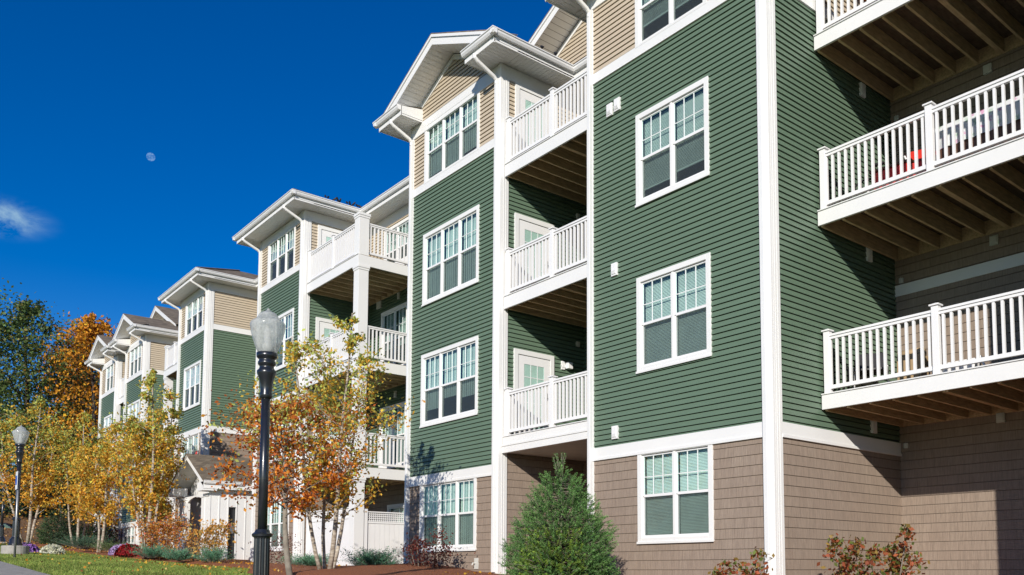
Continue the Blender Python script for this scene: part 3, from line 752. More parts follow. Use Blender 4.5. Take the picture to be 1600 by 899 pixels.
def lawn_z(x, y):
    z = G(max(-150, min(20, x)), y)
    if -60 < x < 30 and y < 3.25: z -= .06
    return z
grid('ground', xs, ys, lawn_z, 'lawn')
def walk_edge(x): return 3.08+.012*max(0, -x-19)+.9*max(0, -x-34)**1.3*.02
mb = MB(); wx = frange(-70, 12, 1.5)
for a, b in zip(wx, wx[1:]):
    e = .006
    for (y0, y1) in ((1.65, None),):
        ya, yb_ = walk_edge(a), walk_edge(b-e)
        mb.quad((a, 1.65+ya-3.08, G(a, 3)+.03), (b-e, 1.65+yb_-3.08, G(b, 3)+.03), (b-e, yb_, G(b, 3)+.03), (a, ya, G(a, 3)+.03))
        mb.quad((a, ya, G(a, 3)+.03), (b-e, yb_, G(b, 3)+.03), (b-e, yb_, G(b, 3)-.1), (a, ya, G(a, 3)-.1))
stt(mb.build('sidewalk', 'concrete'))
mb = MB()
for a, b in zip(wx, wx[1:]):
    ya, yb_ = walk_edge(a)-1.45, walk_edge(b)-1.45
    mb.quad((a, ya-.15, G(a, 3)+.04), (b, yb_-.15, G(b, 3)+.04), (b, yb_, G(b, 3)+.04), (a, ya, G(a, 3)+.04))
    mb.quad((a, ya-.15, G(a, 3)-.10), (b, yb_-.15, G(b, 3)-.10), (b, yb_-.15, G(b, 3)+.04), (a, ya-.15, G(a, 3)+.04))
stt(mb.build('kerb', 'concrete'))
mb = MB()
for a, b in zip(wx, wx[1:]):
    ya, yb_ = walk_edge(a)-1.6, walk_edge(b)-1.6
    mb.quad((a, ya-9, G(a, 3)-.055), (b, yb_-9, G(b, 3)-.055), (b, yb_, G(b, 3)-.055), (a, ya, G(a, 3)-.055))
stt(mb.build('road', 'asphalt'))
def bed_edge(x):
    pts = [(-60, 7.7), (-48, 7.5), (-40, 7.4), (-34, 7.7), (-29.4, 8.5), (-26, 8.7), (-22, 8.1), (-18, 6.6), (-14, 5.9), (-12, 6.6), (-6, 8.2), (6, 8.4)]
    for (a, u), (b, v) in zip(pts, pts[1:]):
        if a <= x <= b: return u+(v-u)*(x-a)/(b-a)
    return 7.7
mb = MB(); bx = frange(-58, 5, .5); rows = 9; rb = random.Random(3)
for x in bx:
    e = bed_edge(x)+.12*math.sin(x*1.7)+.07*math.sin(x*4.1)
    for k in range(rows):
        y = e+(14.2-e)*(k/(rows-1))**1.4; t = k/(rows-1)
        mb.v.append((x, y, G(x, y)+(-.03 if k == 0 else .07+.05*math.sin(x*.9+k)+rb.uniform(-.012, .012)+(.12*math.exp(-((x+17.5)/4)**2) if 1 <= k <= 5 else 0))))
n = rows
for i in range(len(bx)-1):
    for k in range(rows-1): mb.f.append((i*n+k, (i+1)*n+k, (i+1)*n+k+1, i*n+k+1))
stt(mb.build('mulch_bed', 'mulch', None, True))
def bank_z(x, y):
    t = min(1, max(0, (-x-60)/34)); t = t*t*(3-2*t)
    e = min(1, max(0, (y-(-6))/10))
    return G(max(-150, x), y)-.25+3.3*t*e+(.25 if x < -61 else 0)+.15*math.sin(x*.7)*math.cos(y*.5)*t
grid('hillside', frange(-260, -58, 3), frange(-12, 120, 3), bank_z, 'leaf_litter')

# ---------------------------------------------------------------- vegetation
LEAFN = {}
def leafmesh(name, c, size, col, m, parent, asp=.62, nrm=None, spread=1.0, seed=0):
    """many small rhombic leaves; c (N,3), size (N,), col (N,3)"""
    rg = np.random.default_rng(seed); N = len(c)
    t = rg.normal(size=(N, 3)); t /= np.linalg.norm(t, axis=1)[:, None]
    q = rg.normal(size=(N, 3))
    if nrm is not None: t = nrm+spread*t; t /= np.linalg.norm(t, axis=1)[:, None]
    b = np.cross(t, q); b /= np.linalg.norm(b, axis=1)[:, None]
    s = size[:, None]
    v = np.stack([c-t*s*.5, c+b*s*.5*asp, c+t*s*.5, c-b*s*.5*asp], 1).reshape(-1, 3)
    me = bpy.data.meshes.new(name); me.vertices.add(4*N); me.vertices.foreach_set('co', v.astype(np.float32).ravel())
    me.loops.add(4*N); me.loops.foreach_set('vertex_index', np.arange(4*N, dtype=np.int32))
    me.polygons.add(N); me.polygons.foreach_set('loop_start', np.arange(0, 4*N, 4, dtype=np.int32)); me.polygons.foreach_set('loop_total', np.full(N, 4, dtype=np.int32))
    me.update(); me.validate()
    at = me.attributes.new('leafcol', 'FLOAT_COLOR', 'FACE')
    at.data.foreach_set('color', np.concatenate([col, np.ones((N, 1))], 1).astype(np.float32).ravel())
    me.materials.append(MAT[m])
    o = bpy.data.objects.new(name, me); COL.objects.link(o)
    if parent is not None: o.parent = parent
    return o
def mixcols(rg, pal, wts, N, jit=.18):
    pal = np.array(pal); i = rg.choice(len(pal), N, p=np.array(wts)/sum(wts))
    return np.clip(pal[i]*(1+rg.normal(size=(N, 1))*jit), 0.004, .9)
ORANGE, GOLD, YGRN, GRN, RUST, OLIVE = (.74, .33, .035), (.80, .48, .06), (.48, .54, .13), (.22, .32, .08), (.42, .11, .025), (.50, .40, .08)

def tree(name, label, cat, loc, h, rad, nst, nleaf, lsize, top_cols, low_cols, bark, seed, clear=.22, group=None, trunk_r=.045, spread=.16, off=(0, 0), leanout=.10, dens=1.0, split=.55, jit=.2, upw=.75, nb=15, sub=3):
    rg = np.random.default_rng(seed); rd = random.Random(seed)
    t = thing(name, label, cat, loc, 0, group); tr = MB(); anchors = []
    for s_i in range(nst):
        a = 2*math.pi*s_i/max(1, nst)+rd.uniform(-.4, .4); hs_ = h*(1 if s_i == 0 else rd.uniform(.72, .95))
        bx_, by_ = (0, 0) if nst == 1 else (.10*math.cos(a), .10*math.sin(a)); ln = leanout*h*(0 if nst == 1 else 1)
        pts = []; K = 11; wob = [rd.uniform(-.03, .03)*h*.35 for _ in range(4)]
        for k in range(K):
            u = k/(K-1)
            pts.append(Vector((bx_+math.cos(a)*ln*u**.8+off[0]*u+wob[0]*math.sin(u*5)+wob[1]*math.sin(u*9), by_+math.sin(a)*ln*u**.8+off[1]*u+wob[2]*math.sin(u*5.5)+wob[3]*math.sin(u*8), -.1+(hs_+.1)*u)))
        r0 = trunk_r*(1 if s_i == 0 else .8)
        tr.tube(pts, [r0*(1-.86*(k/(K-1)))+.004 for k in range(K)], 8)
        for j in range(nb):
            u = clear+(1-clear)*(j+rd.random()*.6)/nb
            f = u*(K-1); i = min(K-2, int(f)); p = pts[i].lerp(pts[i+1], f-i)
            rel = (u-clear)/(1-clear)
            L = rad*(math.sin(math.pi*min(1, rel*.86+.16))**.7)*rd.uniform(.6, 1.1)
            if rel > .93: L *= .5
            a2 = j*2.39996+s_i*1.1+rd.uniform(-.4, .4)
            dr = Vector((math.cos(a2), math.sin(a2), upw*rd.uniform(.6, 1.3))).normalized()
            bp = [p]
            for q in range(1, 5): bp.append(p+dr*L*q/4+Vector((rd.uniform(-1, 1), rd.uniform(-1, 1), rd.uniform(-.6, .8)))*L*.06)
            br = r0*(1-.8*u)*.42
            tr.tube(bp, [br, br*.8, br*.6, br*.4, br*.2+.001], 5)
            for q in range(1, 5): anchors.append((bp[q], u, L*.16+.03, q/4))
            for q2 in range(sub):
                st = bp[rd.choice((1, 2, 3))]; dd = (dr+Vector((rd.uniform(-1, 1), rd.uniform(-1, 1), rd.uniform(-.5, .7)))*.9).normalized(); L2 = L*rd.uniform(.25, .5)
                e = st+dd*L2; m_ = st.lerp(e, .5)+Vector((rd.uniform(-1, 1), rd.uniform(-1, 1), rd.uniform(-1, 1)))*L2*.1
                tr.tube([st, m_, e], [br*.4, br*.25, .0012], 4)
                anchors.append((m_, u, L2*.2+.02, .6)); anchors.append((e, u, L2*.25+.03, 1))
    tk = tr.build('trunk', bark, t, True)
    A = np.array([list(a[0]) for a in anchors]); U = np.array([a[1] for a in anchors]); SG = np.array([a[2] for a in anchors])
    wt = rg.random(len(A))**.6*np.array([.4+.6*a[3] for a in anchors]); wt /= wt.sum()
    i = rg.choice(len(A), nleaf, p=wt)
    c = A[i]+rg.normal(size=(nleaf, 3))*(SG[i]*spread/.16)[:, None]
    hh = np.clip(c[:, 2]/h+rg.normal(size=nleaf)*.10, 0, 1)
    top = mixcols(rg, *top_cols, nleaf, jit); low = mixcols(rg, *low_cols, nleaf, jit)
    # every branch turns at its own pace
    bt = rg.normal(size=len(A))*.10
    col = np.where(((hh+bt[i]) > split)[:, None], top, low)
    sz = lsize*(.7+.6*rg.random(nleaf))
    leafmesh('crown', c, sz, col, 'leaf', t, seed=seed)
    return t
BT = ([YGRN, GRN, OLIVE, GOLD], [5, 1, 2, 3]); BL = ([ORANGE, GOLD, OLIVE, YGRN, RUST], [4, 6, 2, 2, .5])
BG = 'birches along the front of the building'
tree('birch_tree', 'clump birch with pale stems, gold below and green above, nearest the street lamp', 'tree', (-15.85, 7.3, -.05), 4.85, 1.28, 4, 8800, .074, BT, BL, 'birch_bark', 11, clear=.24, trunk_r=.05, split=.62, leanout=.17, spread=.11, nb=17, sub=4)
tree('ornamental_tree', 'single grey trunk ornamental tree with rust red and orange leaves behind the lamp post', 'tree', (-15.1, 6.3, -.17), 3.3, 1.78, 1, 6200, .075, ([RUST, (.45, .18, .05), YGRN, ORANGE], [3, 2, 3, 2]), ([RUST, (.66, .20, .03), (.80, .30, .03), (.30, .08, .03)], [3, 4, 3, 1]), 'grey_bark', 12, clear=.36, trunk_r=.06, off=(-1.0, .08), spread=.12, upw=.4, nb=26, sub=4, split=.74)
tree('birch_tree', 'tall multi stem birch with thick gold crown by the red chrysanthemums', 'tree', (-32.6, 8.45, .5), 6.5, 1.15, 4, 11000, .10, BT, BL, 'birch_bark', 13, clear=.26, trunk_r=.07, split=.62, leanout=.10)
tree('birch_tree', 'slim birch with orange brown crown just left of the red chrysanthemums', 'tree', (-34.9, 9.3, .6), 5.2, 1.25, 2, 7500, .10, ([GOLD, OLIVE, ORANGE], [3, 2, 3]), BL, 'grey_bark', 14, clear=.25, trunk_r=.06, split=.9, leanout=.10)
tree('birch_tree', 'birch with two thin pale stems and dense yellow crown before the gabled end', 'tree', (-39.0, 8.3, .8), 5.0, 1.35, 2, 8500, .105, ([OLIVE, GOLD, YGRN], [3, 4, 2]), ([GOLD, ORANGE, OLIVE], [4, 4, 2]), 'birch_bark', 15, clear=.24, trunk_r=.06, split=.7, leanout=.12)
tree('birch_tree', 'yellow green birch at the far corner of the building', 'tree', (-44.5, 8.6, .95), 6.2, 1.5, 3, 7000, .105, BT, ([GOLD, OLIVE, ORANGE], [3, 3, 3]), 'birch_bark', 16, clear=.22, trunk_r=.06, split=.55)
tree('birch_tree', 'leftmost birch with leaning pale stems above the purple and white chrysanthemums', 'tree', (-45.2, 6.75, 1.1), 6.3, 1.9, 3, 10000, .11, BT, ([ORANGE, GOLD, OLIVE], [5, 3, 2]), 'birch_bark', 17, clear=.25, trunk_r=.075, split=.66, leanout=.2)

# ---- tall trees on the bank beyond the building
def big_tree(name, label, loc, h, rad, nleaf, cols, seed, clear=.15, lsize=.27, bark='dark_bark', group='tall trees on the bank beyond the building', jit=.3, nb=30, split=2, low=None, upw=.5):
    return tree(name, label, 'tree', loc, h, rad, 1, nleaf, lsize, cols, low or cols, bark, seed, clear, group, .3, .3, (0, 0), 0, 1, split, jit, upw, nb, 5)
DK = ([(.10, .18, .03), (.16, .25, .05), (.06, .11, .028), (.28, .28, .06)], [4, 4, 2, 1.4])
DK2 = ([(.085, .14, .045), (.13, .19, .05), (.24, .21, .06)], [4, 3, 1])
OM = ([(.80, .36, .03), (.62, .25, .025), (.42, .18, .03), (.25, .16, .03)], [5, 4, 2, 1])
big_tree('oak_tree', 'tall dark green oak at the left edge of the photo', (-88.5, 7.5, 2.6), 22.0, 5.6, 15000, DK, 21)
big_tree('oak_tree', 'tall dark green oak with rounded top behind the second street lamp', (-87.0, 12.4, 2.6), 20.8, 5.0, 14000, DK2, 22)
big_tree('oak_tree', 'blue green oak with open ragged top beside the orange maple', (-92.0, 17.6, 3.0), 20.6, 5.0, 13000, DK2, 23, clear=.2)
big_tree('maple_tree', 'bright orange maple with bare twiggy top beside the building', (-84.0, 16.9, 2.7), 19.8, 4.6, 11000, OM, 24, low=([(.88, .42, .03), (.75, .32, .03), (.48, .20, .03)], [5, 4, 2]), split=.55, clear=.1)
big_tree('maple_tree', 'brown orange maple rising between the oaks and the bright maple', (-96.0, 17.5, 3.2), 19.0, 4.2, 8000, ([(.30, .14, .035), (.2, .12, .04), (.38, .2, .05)], [3, 3, 2]), 25)
big_tree('oak_tree', 'shadowy oak far behind the leftmost birch', (-104, 11.5, 3.4), 17.0, 6.5, 12000, DK, 26)
big_tree('oak_tree', 'distant dark tree closing the gap behind the maples', (-108, 22, 3.4), 16.0, 6.5, 12000, DK2, 27)
for k, (x, y, hh) in enumerate([(-80, 7.5, 5.5), (-79.5, 11.5, 4.6), (-81, 15, 5.0), (-84, 19, 6.0)]):
    big_tree('hemlock_tree', ['low dark evergreen at the far left behind the lamp bases', 'low dark evergreen on the bank between lamp and pale birch stems', 'low dark evergreen under the orange maple', 'low dark evergreen half hidden by the building corner'][k], (x, y, 2.9), hh, 2.6, 5000, ([(.02, .045, .018), (.03, .06, .02)], [1, 1]), 30+k, clear=.03, lsize=.22, group='dark evergreens at the foot of the bank', nb=20, upw=.15)

# ---- conifers
def spruce(name, label, loc, h, rad, ntw, nlen, seed, cols, group=None, nd=26, nsz=.034, brown=True, flat=.0, leaders=1, cat='evergreen'):
    """tiers of twigs, each carrying short needles"""
    rg = np.random.default_rng(seed); rd = random.Random(seed)
    t = thing(name, label, cat, loc, 0, group); tr = MB()
    tr.tube([(0, 0, -.1), (0, 0, h*.9)], [.05*h/2.4, .01], 8)
    C, T, K = [], [], []; pal = np.array(cols)
    for i in range(ntw):
        u = 1-math.sqrt(rd.random())*(1-.0) if flat == 0 else rd.random()
        u = u*.985; z = u*h; a = rd.uniform(0, 2*math.pi)
        prof = rad*min(1, .30+1.35*(1-u))*(1+.10*math.sin(3*a+seed)+.08*math.sin(7*a+u*9+seed))
        if u < .12: prof *= .80+u*1.7
        if u > .95: prof *= (1-u)/.05*.5+.5
        cl = math.sin(5.3*a+13*u+seed)*math.sin(11*u-2.1*a+1.3*seed); prof *= 1+.13*cl
        rr = prof*(rd.uniform(.82, 1.14) if rd.random() < .72 else rd.uniform(.45, .86))
        L = nlen*rd.uniform(.6, 1.2)
        od = Vector((math.cos(a), math.sin(a), .12+.95*u+rd.uniform(-.25, .35))); od = (od+Vector((rd.gauss(0, .35), rd.gauss(0, .35), rd.gauss(0, .2)))).normalized()
        e = Vector((math.cos(a)*rr, math.sin(a)*rr, z+rd.uniform(-.02, .02))); s0 = e-od*L
        C.append(s0); T.append(e-s0); K.append((u, a))
        if i % 6 == 0: tr.tube([(0, 0, max(0, z-.25*rr)), tuple(s0.lerp(e, .2)), tuple(e)], [.008, .005, .002], 4)
    for j in range(leaders*7):
        a = rd.uniform(0, 6.28); e = Vector((math.cos(a)*rd.uniform(0, .12)*rad*1.6, math.sin(a)*rd.uniform(0, .12)*rad*1.6, h*rd.uniform(.97, 1.07))); s0 = e-Vector((math.cos(a)*.35, math.sin(a)*.35, 1)).normalized()*nlen*1.3
        C.append(s0); T.append(e-s0); K.append((1, a)); tr.tube([s0, e], [.006, .003], 4)
    tr.build('trunk', 'grey_bark', t, True)
    C = np.array([list(c) for c in C]); T = np.array([list(c) for c in T]); n = len(C)
    i = np.repeat(np.arange(n), nd); f = rg.random(len(i))
    ax = T/np.linalg.norm(T, axis=1)[:, None]
    p = C[i]+T[i]*f[:, None]
    rnd = rg.normal(size=(len(i), 3)); rnd -= ax[i]*np.sum(rnd*ax[i], 1)[:, None]; rnd /= np.linalg.norm(rnd, axis=1)[:, None]
    dr = rnd*.75+ax[i]*.75; dr /= np.linalg.norm(dr, axis=1)[:, None]
    sz = nsz*(.7+.6*rg.random(len(i))); p = p+dr*sz[:, None]*.5
    tone = rg.choice(len(pal), n, p=[.5, .3, .2][:len(pal)] if len(pal) == 3 else None)
    col = pal[tone][i]*(1+rg.normal(size=(len(i), 1))*.2)*(1+.5*f[:, None]**3)
    if brown:
        ua = np.array(K); m_ = (ua[:, 0] < .2) & (rg.random(n) < .6); mm = m_[i]; col[mm] = np.array([.16, .12, .05])*(1+rg.normal(size=(mm.sum(), 1))*.2)
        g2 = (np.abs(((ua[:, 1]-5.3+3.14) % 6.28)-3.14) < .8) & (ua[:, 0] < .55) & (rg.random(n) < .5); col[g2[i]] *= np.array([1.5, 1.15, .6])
    leafmesh('needles', p, sz, np.clip(col, .004, .8), 'needle', t, asp=.2, nrm=dr, spread=.02, seed=seed)
    return t
SPC = [(.09, .19, .05), (.125, .25, .07), (.055, .125, .038)]
spruce('spruce_tree', 'bushy cone shaped green spruce in front of the narrow balcony recess', (-10.98, 9.1, -.62), 2.36, .82, 5200, .17, 41, SPC, nd=42, nsz=.034, leaders=3)
spruce('spruce_shrub', 'small dark upright conifer left of the thin birch stems', (-50.2, 8.9, 1.2), 1.95, 1.0, 900, .3, 42, [(.04, .075, .03), (.055, .095, .035), (.03, .055, .025)], nd=22, nsz=.09, brown=False)
spruce('spruce_shrub', 'broad dark conifer at the far corner of the building', (-46.6, 9.3, 1.05), 1.7, 1.2, 900, .3, 43, [(.04, .075, .035), (.05, .09, .045), (.03, .06, .03)], nd=22, nsz=.09, brown=False)

def juniper(label, loc, rad, h, seed, cols=((.10, .25, .14), (.14, .31, .18), (.07, .18, .11)), nd=30, nt=260, nsz=.035):
    rd = random.Random(seed); rg = np.random.default_rng(seed)
    t = thing('juniper_shrub', label, 'shrub', loc, rd.uniform(0, 6), 'low blue green junipers in the mulch bed'); C, T = [], []; st = MB()
    for i in range(nt):
        a = rd.uniform(0, 6.28); el_ = rd.uniform(.12, 1.25); L = (rad*math.cos(el_)**.5)*rd.uniform(.55, 1.05)
        d_ = Vector((math.cos(a)*math.cos(el_), math.sin(a)*math.cos(el_), math.sin(el_)*h/rad*1.1+.15)); e = d_*L*rd.uniform(.8, 1)
        C.append(list(e*.45)); T.append(list(e*.55+Vector((rd.gauss(0, .03), rd.gauss(0, .03), .02))))
        if i % 4 == 0: st.tube([(0, 0, 0), tuple(e*.5), tuple(e*.95)], [.008, .005, .002], 4)
    st.build('stems', 'grey_bark', t)
    C = np.array(C); T = np.array(T); i = np.repeat(np.arange(nt), nd); f = rg.random(len(i)); p = C[i]+T[i]*f[:, None]+rg.normal(size=(len(i), 3))*.018
    ax = T/np.linalg.norm(T, axis=1)[:, None]; dr = ax[i]+rg.normal(size=(len(i), 3))*.5; pal = np.array(cols); tn = rg.choice(3, nt)
    col = pal[tn][i]*(1+rg.normal(size=(len(i), 1))*.2)*(.8+.5*f[:, None])
    leafmesh('foliage', p, nsz*(.7+.6*rg.random(len(i))), np.clip(col, .004, .8), 'needle', t, asp=.3, nrm=dr/np.linalg.norm(dr, axis=1)[:, None], spread=.1, seed=seed)
    return t
def gz(x, y): return G(x, y)+.08

def shrub(name, label, loc, h, rad, nleaf, lsize, cols, seed, group=None, bark='grey_bark', cat='shrub', clear=.1, nst=6, upw=1.0, jit=.2):
    t = tree(name, label, cat, loc, h, rad, nst, nleaf, lsize, cols, cols, bark, seed, clear, group, .012, .2, (0, 0), .28, 1, .5, jit, upw, 7, 2)
    return t
juniper('spreading juniper with a long arching tip below the lattice screen', (-17.0, 8.9, gz(-17, 8.9)+.05), .95, .55, 51)
juniper('low juniper between the lone grey tree trunk and the white birch stems', (-19.9, 8.75, gz(-19.9, 8.75)), .8, .4, 52)
juniper('low juniper just right of the white birch stems', (-17.9, 9.3, gz(-17.9, 9.3)), .6, .45, 58)
juniper('large juniper in front of the dark porch doorway', (-27.6, 9.0, gz(-27.6, 9)-.03), .75, .75, 53)
juniper('low juniper in front of the left porch pier', (-29.2, 8.5, gz(-29.2, 8.5)), .7, .5, 54)
juniper('wide juniper below the orange burning bush', (-31.0, 8.2, gz(-31, 8.2)), .95, .62, 55)
juniper('pale flat juniper left of the purple chrysanthemums by the pale birch', (-38.0, 8.6, gz(-38, 8.6)), 1.2, .5, 56, cols=((.12, .18, .07), (.15, .21, .08), (.09, .14, .06)))
juniper('dark spreading juniper at the far corner of the building', (-41.5, 8.3, gz(-41.5, 8.3)), 1.5, .75, 57, cols=((.05, .12, .07), (.07, .15, .085), (.04, .09, .055)), nt=380)
BURG = ([(.13, .03, .025), (.2, .06, .04), (.09, .025, .02)], [3, 2, 2])
shrub('barberry_shrub', 'burgundy leaved shrub against brown shingles below the triple ground floor window', (-16.3, 9.75, -.5), 1.32, .42, 1500, .055, BURG, 61, nst=8, clear=.42)
shrub('barberry_shrub', 'dark bare looking burgundy shrub right of the lamp post base', (-24.2, 9.6, .02), .95, .55, 900, .05, BURG, 62)
shrub('barberry_shrub', 'small dusky shrub under the far ground floor window', (-46.2, 10.1, 1.0), 1.3, .8, 1200, .07, BURG, 63)
ORS = ([(.62, .25, .04), (.55, .32, .08), (.40, .14, .04), (.62, .16, .10)], [5, 3, 2, 1])
shrub('burning_bush', 'orange leaved bush left of the entrance porch', (-32.0, 8.8, gz(-32, 8.8)-.1), 1.5, .9, 2600, .085, ORS, 64, nst=7)
shrub('hydrangea_shrub', 'orange and yellow shrub in front of the porch side wall', (-28.0, 9.1, gz(-28, 9.1)-.1), 1.25, .75, 750, .10, ([(.62, .30, .06), (.6, .4, .12), (.35, .3, .1)], [5, 3, 1]), 65, nst=6, clear=.35)
shrub('hydrangea_shrub', 'sparse yellowing shrub beside the porch pier', (-29.6, 9.2, gz(-29.6, 9.2)-.1), .9, .55, 500, .08, ([(.6, .34, .1), (.5, .22, .05)], [1, 1]), 66, nst=5)
DOG = ([(.32, .09, .035), (.16, .21, .05), (.30, .20, .05), (.42, .12, .06)], [4, 3, 3, 1])
shrub('viburnum_shrub', 'red green leafy shrub at the foot of the white corner board', (-7.85, 9.75, -.98), 1.2, .42, 1700, .075, DOG, 67, nst=6)
shrub('viburnum_shrub', 'taller red green shrub in the shaded inner corner under the balconies', (-6.72, 11.3, -1.0), 1.6, .33, 2200, .075, DOG, 68, nst=7, clear=.25)

def mum(label, loc, r, cols, seed):
    rg = np.random.default_rng(seed); t = thing('chrysanthemum', label, 'flowering plant', loc, 0, 'potted chrysanthemum mounds')
    n = 900; v = rg.normal(size=(n, 3)); v[:, 2] = abs(v[:, 2]); v /= np.linalg.norm(v, axis=1)[:, None]
    p = v*r*np.array([1, 1, .85])*(1+.06*np.sin(9*v[:, :1]+seed))*(1+rg.normal(size=(n, 1))*.04)
    leafmesh('flowers', p, .075*(.7+.6*rg.random(n)), mixcols(rg, cols, [1]*len(cols), n, .15), 'petal', t, asp=.9, nrm=np.cross(v, rg.normal(size=(n, 3))), spread=.4, seed=seed)
    q = rg.normal(size=(500, 3)); q[:, 2] = abs(q[:, 2]); q /= np.linalg.norm(q, axis=1)[:, None]
    leafmesh('foliage', q*r*.86, np.full(500, .09), mixcols(rg, [(.05, .09, .03)], [1], 500), 'leaf', t, seed=seed+1)
PUR, WHT, RED, LIL = [(.30, .13, .45), (.38, .20, .55)], [(.75, .74, .62), (.7, .7, .5)], [(.35, .015, .02), (.25, .01, .015)], [(.38, .26, .50), (.45, .33, .55)]
mum('purple chrysanthemum mound between the lamp base and the white one', (-32.9, 4.9, .54), .36, PUR, 71)
mum('cream white chrysanthemum mound left of the lawn', (-32.6, 5.6, .52), .34, WHT, 73)
mum('pale lilac chrysanthemum mound in the mulch bed left of the red ones', (-34.9, 8.2, .55), .42, LIL, 74)
mum('deep red chrysanthemum mound left of the pale birch stems', (-33.5, 8.1, .5), .45, RED, 75); mum('deep red chrysanthemum mound right of the pale birch stems', (-32.1, 8.5, .48), .42, RED, 76)

# ---- grass and fallen leaves
rg = np.random.default_rng(5); N = 90000
gx = -16-26*rg.random(N)**1.1; gy = 3.1+5.6*rg.random(N); be = np.array([bed_edge(x) for x in gx[:]]); we = np.array([walk_edge(x) for x in gx])
k = (gy < be-.02) & (gy > we+.03); gx, gy = gx[k], gy[k]
gzv = np.array([G(x, y) for x, y in zip(gx, gy)]); pt = np.stack([gx, gy, gzv+.02], 1); up_ = np.tile([0, 0, 1.0], (len(gx), 1))
n2 = .5+.5*np.sin(gx*1.3+np.sin(gy*2))*np.cos(gy*1.9)
gc = mixcols(rg, [(.23, .31, .06), (.16, .24, .045), (.33, .33, .09)], [4, 3, 1.5], len(gx))*(.8+.45*n2[:, None])
stt(leafmesh('grass', pt, .055*(.7+.6*rg.random(len(gx))), gc, 'grassblade', None, asp=.22, nrm=up_, spread=.45, seed=5), 'stuff')
N = 2400; fx = -14-44*rg.random(N); fy = 3.2+7.2*rg.random(N)**.75
fz = np.array([G(x, y)+(.055 if y < bed_edge(x) else .13) for x, y in zip(fx, fy)])
k = rg.random(N) < np.where(fy < 6.5, .35, 1.0); fx, fy, fz = fx[k], fy[k], fz[k]
stt(leafmesh('fallen_leaves', np.stack([fx, fy, fz], 1), .06*(.7+.6*rg.random(len(fx))), mixcols(rg, [GOLD, ORANGE, (.35, .14, .04), (.6, .45, .15)], [3, 3, 3, 1], len(fx)), 'leaf', None, asp=.8, seed=6), 'stuff')
N = 9000; fx = -62-38*rg.random(N); fy = -8+36*rg.random(N)
stt(leafmesh('fallen_leaves', np.stack([fx, fy, np.array([bank_z(x, y)+.05 for x, y in zip(fx, fy)])], 1), .16*(.7+.6*rg.random(N)), mixcols(rg, [(.4, .2, .06), (.25, .13, .05), (.5, .3, .1)], [1, 1, 1], N), 'leaf', None, asp=.8, seed=7), 'stuff')

# ---------------------------------------------------------------- street furniture
def street_lamp(label, loc):
    t = thing('street_lamp', label, 'street lamp', loc, 0, 'black acorn street lamps')
    MB().lathe([(.19, 0), (.19, .05), (.165, .08), (.16, .2), (.12, .24), (.108, .28)], 36).build('base_plate', 'black_paint', t, True)
    MB().lathe([(.105, .27), (.10, .3), (.098, .78), (.104, .80), (.125, .81), (.128, .84), (.10, .86), (.078, .90)], 48, flute=(.29, .79)).build('fluted_base', 'black_paint', t)
    MB().lathe([(.060, .88), (.058, 1.6), (.055, 2.62)], 24).build('post', 'black_paint', t, True)
    MB().lathe([(.060, 2.60), (.078, 2.62), (.078, 2.66), (.072, 2.68), (.076, 2.76), (.10, 2.88), (.122, 2.93), (.122, 2.965), (.10, 2.985), (.088, 3.01), (.092, 3.03), (.112, 3.05), (.112, 3.08), (.098, 3.10), (.10, 3.12), (.128, 3.14), (.132, 3.16), (.132, 3.20), (.11, 3.205)], 32).build('capital', 'black_paint', t, True)
    g = MB(); prof = [(.10, 3.20), (.122, 3.22), (.158, 3.30), (.19, 3.40), (.211, 3.49), (.222, 3.56), (.222, 3.585), (.208, 3.61), (.18, 3.63), (.155, 3.645), (.135, 3.67), (.122, 3.70), (.105, 3.725), (.07, 3.745), (.045, 3.755), (.025, 3.775), (.008, 3.80)]
    i0 = 0
    g.lathe(prof, 40); g.f = g.f[:-2]
    gl_ = g.build('globe', 'globe', t, True)
    q = MB().lathe([(.07, 3.19), (.065, 3.30), (.06, 3.32), (.045, 3.33), (.045, 3.5), (.02, 3.53)], 20); q.build('lamp_socket', 'white_vinyl', t, True)
    return t
L1 = street_lamp('tall black street lamp with frosted acorn globe in front of the building, largest in view', (-11.15, 4.25, -.38))
L2 = copy_tree(L1); L2.location = (-30.55, 4.28, .72); L2['label'] = 'black street lamp on a concrete base beside the purple chrysanthemums'; L2.scale = (.98, .98, .95)
L3 = copy_tree(L1); L3.location = (-52.6, 6.75, 1.42); L3['label'] = 'farthest and smallest black street lamp at the left edge'; L3.scale = (.98, .98, .95)
for (x, y, z), lb in (((-30.55, 4.28, .72), 'round concrete lamp footing beside the purple chrysanthemums'), ((-52.6, 6.75, 1.42), 'concrete lamp footing at the left edge'), ((-11.15, 4.25, -.42), 'concrete footing under the nearest street lamp, just below the view')):
    if x > -12: continue
    o = MB().lathe([(.36, -.5), (.36, -.03), (.345, 0)], 28).build('lamp_footing', 'concrete'); o.location = (x, y, z); tag(o, lb, 'concrete footing', 'concrete lamp footings')
def sign(label, x, y, z0, z1, face, w_, h_, m1, blue):
    t = thing('sign_post', label, 'sign', (x, y, z0)); MB().tube([(0, 0, -.2), (0, 0, z1-z0)], .03, 10).build('post', 'steel', t, True)
    MB().box(-w_/2, w_/2, -.045, -.035, z1-z0-h_-.02, z1-z0).build('sign_plate', m1, t, bevel=.003)
    if blue: MB().box(-w_/2+.04, w_/2-.04, -.05, -.045, z1-z0-h_*.78, z1-z0-h_*.25).build('blue_panel', 'sign_blue', t)
sign('thin grey post with a small white and blue sign in front of the lamp', -27.3, 3.82, .3, 2.62, 0, .3, .46, 'sign_white', True)
sign('pale green sign on a post at the very left edge', -36.2, 4.35, .7, 3.05, 0, .45, .95, 'sign_green', False)

